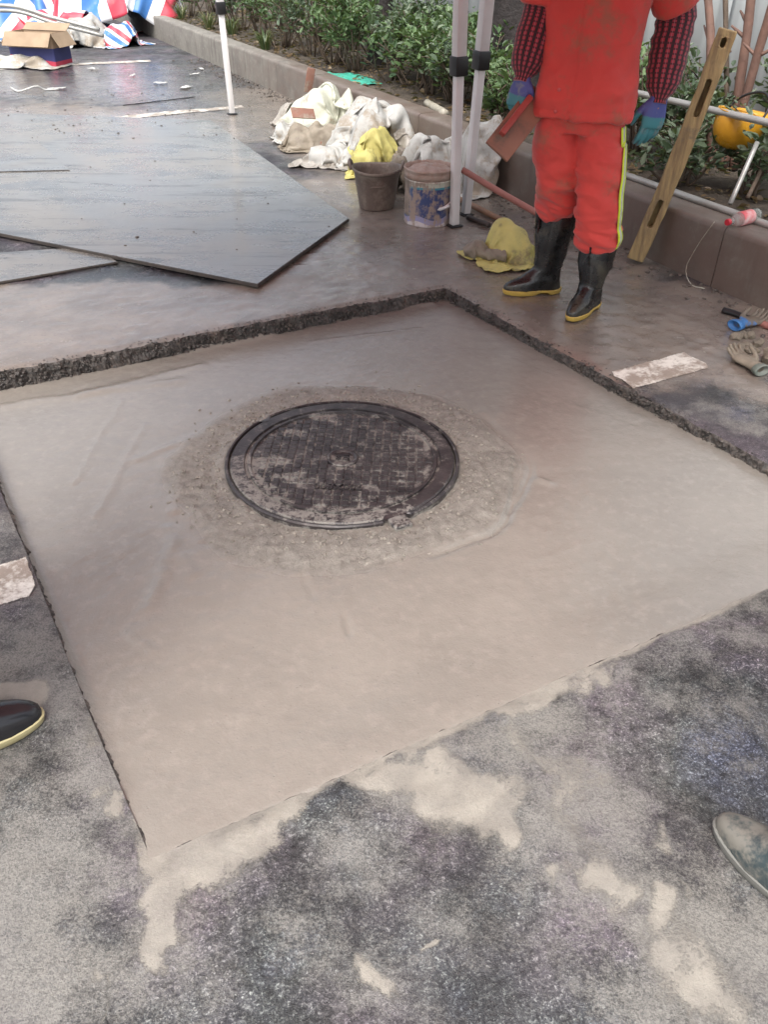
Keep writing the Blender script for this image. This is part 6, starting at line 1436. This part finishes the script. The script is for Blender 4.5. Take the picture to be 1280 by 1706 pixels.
# wheelbarrow, its handles reaching over the box
Yb = 12.0; wbp = at(-95, 40, Yb); wbr = empty('wheelbarrow', (wbp.x, wbp.y, 0), 'red wheelbarrow with two long grey pipe handles', 'wheelbarrow')
for (p0_, p1_, p2_) in (((-120, 18), (10, 10), (165, 50)), ((-120, 34), (10, 18), (172, 60))):
    a = at(*p0_, Yb + .1); m_ = at(*p1_, Yb - .1); c = at(*p2_, Yb - .35); bm = bmesh.new(); tube(bm, [a - wbr.location, m_ - wbr.location, (m_ + c) / 2 - wbr.location, c - wbr.location], .024, 10, 18); bm_obj('handle', bm, GALV, wbr)
REDB = pbr('dull_red_paint', (0.34, 0.06, 0.07), (0.27, 0.06, 0.065), 5, .5, .1, .1, dirt=.3)
bm = bmesh.new(); v0 = [Vector((x, y, z)) for (x, y, z) in ((-.55, -.30, .28), (.25, -.30, .28), (.25, .30, .28), (-.55, .30, .28))]; v1 = [Vector((x, y, z)) for (x, y, z) in ((-.75, -.40, .62), (.50, -.40, .58), (.50, .40, .58), (-.75, .40, .62))]
rings_to_bm(bm, [v1, v0], False); bm.faces.new(bm.verts[-4:]); o = bm_obj('tray', bm, REDB, wbr, smooth=False); md = o.modifiers.new('t', 'SOLIDIFY'); md.thickness = .01
bm = bmesh.new(); lathe(bm, [(.05, -.04), (.14, -.045), (.18, -.03), (.18, .03), (.14, .045), (.05, .04)], 28); bm_obj('wheel', bm, CLAMP, wbr, world=Matrix.Translation((-.75, 0, .18)) @ Matrix.Rotation(R(90), 4, 'X'))
for y in (-.22, .22):
    bm = bmesh.new(); tube(bm, [Vector((.2, y, .30)), Vector((.28, y, .0))], .014, 8, 4); bm_obj('leg', bm, GALV, wbr)
# small litter: crumbs as stuff, scraps as things
_ib = ico(1); _ib.verts.ensure_lookup_table(); ICV = np.array([v.co[:] for v in _ib.verts]); ICF = [[v.index for v in f.verts] for f in _ib.faces]; _ib.free()
rnd = random.Random(77); rsc = np.random.RandomState(77)
class Crumbs:
    def __init__(s): s.v, s.f = [], []
def crumb(cb, c, r_, fl=.7):
    a = rnd.uniform(0, 6); ca, sa = math.cos(a), math.sin(a); V = ICV * (rnd.uniform(.8, 1.7), rnd.uniform(.6, 1.1), fl) + rsc.normal(0, .18, ICV.shape)
    V = np.stack([V[:, 0] * ca - V[:, 1] * sa, V[:, 0] * sa + V[:, 1] * ca, V[:, 2]], -1) * r_ + np.array(c[:]); n = len(cb.v) * len(ICV); cb.v.append(V); cb.f += [[q + n for q in f] for f in ICF]
def crumbs_obj(name, cb, m): return pydata(name, np.concatenate(cb.v).tolist(), cb.f, m, smooth=False)
bm = Crumbs()
for i in range(520):                                     # along the foot of the kerb
    s_ = rnd.uniform(-.8, 9); c = K(s_, -abs(rnd.gauss(0, .13)) - .01, .004); crumb(bm, c, rnd.uniform(.004, .014))
for i in range(170):                                     # over the far road and the plates
    p_ = P(rnd.uniform(-20, 420), 90 + rnd.random() ** .8 * 150); crumb(bm, p_ + Vector((0, 0, .006 if p_.y > 7.8 else .030)), rnd.uniform(.003, .009), .35)
for i in range(20):
    p_ = P(rnd.uniform(0, 560), rnd.uniform(240, 440)); crumb(bm, p_ + Vector((0, 0, .029)), rnd.uniform(.003, .007), .4)
tag(crumbs_obj('mud_crumbs', bm, pbr('dark_crumb', (0.06, 0.053, 0.047), (0.12, 0.10, 0.085), 30, .8)), 'dark mud crumbs strewn along the kerb foot and plates', kind='stuff')
bm = Crumbs()
for i in range(900):                                     # mortar crumbs round the cover
    a = rnd.uniform(0, 6.28); r_ = RF + .01 + abs(rnd.gauss(0, .085)); c = Vector((cov_c.x + r_ * math.cos(a), cov_c.y + r_ * math.sin(a), zc_cov + .006))
    i_, j_ = w2uv(c.x, c.y); gi, gj = int(np.clip((i_ + .03) / (UW + .06) * (nC - 1), 0, nC - 1)), int(np.clip((j_ + .03) / (VW + .06) * (nC - 1), 0, nC - 1)); c.z = CZ[gi, gj] + .001
    crumb(bm, c, rnd.uniform(.0018, .0065), .6)
tag(crumbs_obj('mortar_crumbs', bm, pbr('mortar_crumb', (0.27, 0.25, 0.215), (0.15, 0.135, 0.115), 40, .75)), 'loose mortar crumbs around the manhole cover', kind='stuff')
bm = Crumbs()
for i in range(700):                                     # broken aggregate along the cut
    k = rnd.choice((1, 3)); u = rnd.random(); off = abs(rnd.gauss(0, .016)) - .012
    u_, v_ = ((-off, u * VW), (UW + off, u * VW), (u * UW, -off), (u * UW, VW + off))[k]; x, y = uv2w(u_, v_)
    inside = 0 < u_ < UW and 0 < v_ < VW; crumb(bm, Vector((x, y, -.012 if inside else .001)), rnd.uniform(.0012, .0036))
for i in range(2600):                                    # stones standing out of the cut face
    k = rnd.choice((1, 3)); u = rnd.random(); dp = -rnd.random() ** .8 * .085 - .002; ins = .004 + rnd.uniform(-.004, .006) - .06 * dp
    u_, v_ = ((ins, u * VW), (UW - ins, u * VW), (u * UW, ins), (u * UW, VW - ins))[k]; x, y = uv2w(u_, v_); crumb(bm, Vector((x, y, dp)), rnd.uniform(.0025, .0085), .9)
tag(crumbs_obj('aggregate_crumbs', bm, CUT), 'broken asphalt grains along the cut edge', kind='stuff')
SCR = pbr('white_scrap', (0.55, 0.55, 0.53), (0.42, 0.42, 0.40), 20, .6)
for i, (px_, py_, w, h_) in enumerate(((268, 141, .14, .07), (310, 148, .16, .08), (155, 117, .12, .06), (325, 126, .13, .04), (336, 117, .10, .04), (95, 150, .18, .06), (222, 128, .15, .03))):
    p_ = P(px_, py_); bm = bmesh.new(); n_ = 6; gv_ = [[bm.verts.new(((a / n_ - .5) * w, (c / n_ - .5) * h_ * (1 + .4 * mnoise.noise(Vector((a, i, 0)))), .010 + .012 * mnoise.noise(Vector((a * .6, c * .6, i * 3.1))))) for c in range(n_ + 1)] for a in range(n_ + 1)]
    for a in range(n_):
        for c in range(n_): bm.faces.new((gv_[a][c], gv_[a + 1][c], gv_[a + 1][c + 1], gv_[a][c + 1]))
    o = bm_obj('paper_scrap', bm, SCR); o.location = (p_.x, p_.y, .006); o.rotation_euler = (0, 0, i * 1.3); md = o.modifiers.new('t', 'SOLIDIFY'); md.thickness = .0015; tag(o, 'small pale paper scrap lying on the far road', 'scrap', 'paper scraps on the far road')
stick('wire_scrap', 'bent pale wire lying on the road near the cardboard box', 'wire', [P(18, 146, .02), P(32, 153, .01), P(60, 144, .05), P(75, 150, .01), P(98, 149, .01)], .008, SCR)
stick('thin_rod', 'thin dark rod lying beside the parking line', 'rod', [P(205, 176, .006), P(325, 162, .006)], .0035, CLAMP)

# ---- two more people whose boots reach into the picture
NAVY = pbr('navy_work_trousers', (0.035, 0.045, 0.075), (0.028, 0.035, 0.06), 8, .8, .1, .4, 14, .01, dirt=.2)
GREYS = pbr('grey_sleeve', (0.16, 0.17, 0.18), None, 8, .8, .1, .4, 14, .01)
GREYB = pbr('mud_caked_rubber', (0.028, 0.045, 0.05), (0.04, 0.055, 0.06), 9, .35, .2, .3, 50, .003, dirt=.74, dcol=(0.165, 0.158, 0.138), dscale=14)
SOLEP = pbr('cream_sole', (0.50, 0.44, 0.24), (0.42, 0.37, 0.20), 20, .5, .1, .1, dirt=.1)
def bystander(label, toe_px, heel_px, which, m, sole, side_off):
    tp, hp = P(*toe_px), P(*heel_px); d = (tp - hp).normalized(); yaw = math.atan2(d.y, d.x); f0 = tp - d * .208
    sdv = Vector((-d.y, d.x, 0)) * (1 if which == 'L' else -1)      # towards the body's own left / right foot
    other = f0 - sdv * .26 - d * side_off
    fr_, fl_ = (f0, other) if which == 'R' else (other, f0)
    c = (f0 + other) / 2 - d * .02; lf = Vector((-d.y, d.x, 0)); pel = c + Vector((0, 0, .93)); J = dict(pel=pel, chest=pel + Vector((0, 0, .38)), neck=pel + Vector((0, 0, .60)))
    for sd, f_, sg in (('R', fr_, -1), ('L', fl_, 1)):
        J['hip' + sd] = pel + lf * sg * .09 + Vector((0, 0, -.06)); J['knee' + sd] = Vector((f_.x, f_.y, .50)) + d * .03; J['cuf' + sd] = Vector((f_.x, f_.y, .36)) + d * .0; J['ank' + sd] = f_ + Vector((0, 0, .09))
        J['sh' + sd] = J['neck'] + lf * sg * .20 + Vector((0, 0, -.075)); J['el' + sd] = J['sh' + sd] + lf * sg * .06 + Vector((0, 0, -.29)); J['wr' + sd] = J['el' + sd] + d * .06 + Vector((0, 0, -.25))
    hands = {sd: (hand_mesh(1 if sd == 'L' else -1, .3, .05), basis(J['wr' + sd], (0, 0, 1), lf * (1 if sd == 'L' else -1) + d * .3)) for sd in ('R', 'L')}
    bts = {'R': (fr_, yaw, (0, 0), .375), 'L': (fl_, yaw, (0, 0), .375), 'mat': m, 'sole': sole}
    return person(label, J, NAVY, GREYS, bts, hands, d, shirt_hem=.80, slim=.78)
bystander('person in clean black rubber boots at the left side of the concrete', (78, 1196), (-40, 1236), 'R', RUBBER, SOLEP, .10)
bystander('person in mud-caked blue-grey rubber boots on the near road', (1188, 1372), (1330, 1500), 'L', GREYB, pbr('grey_sole', (0.17, 0.17, 0.155), None, 9, .6, .1, .2, dirt=.3), .12)
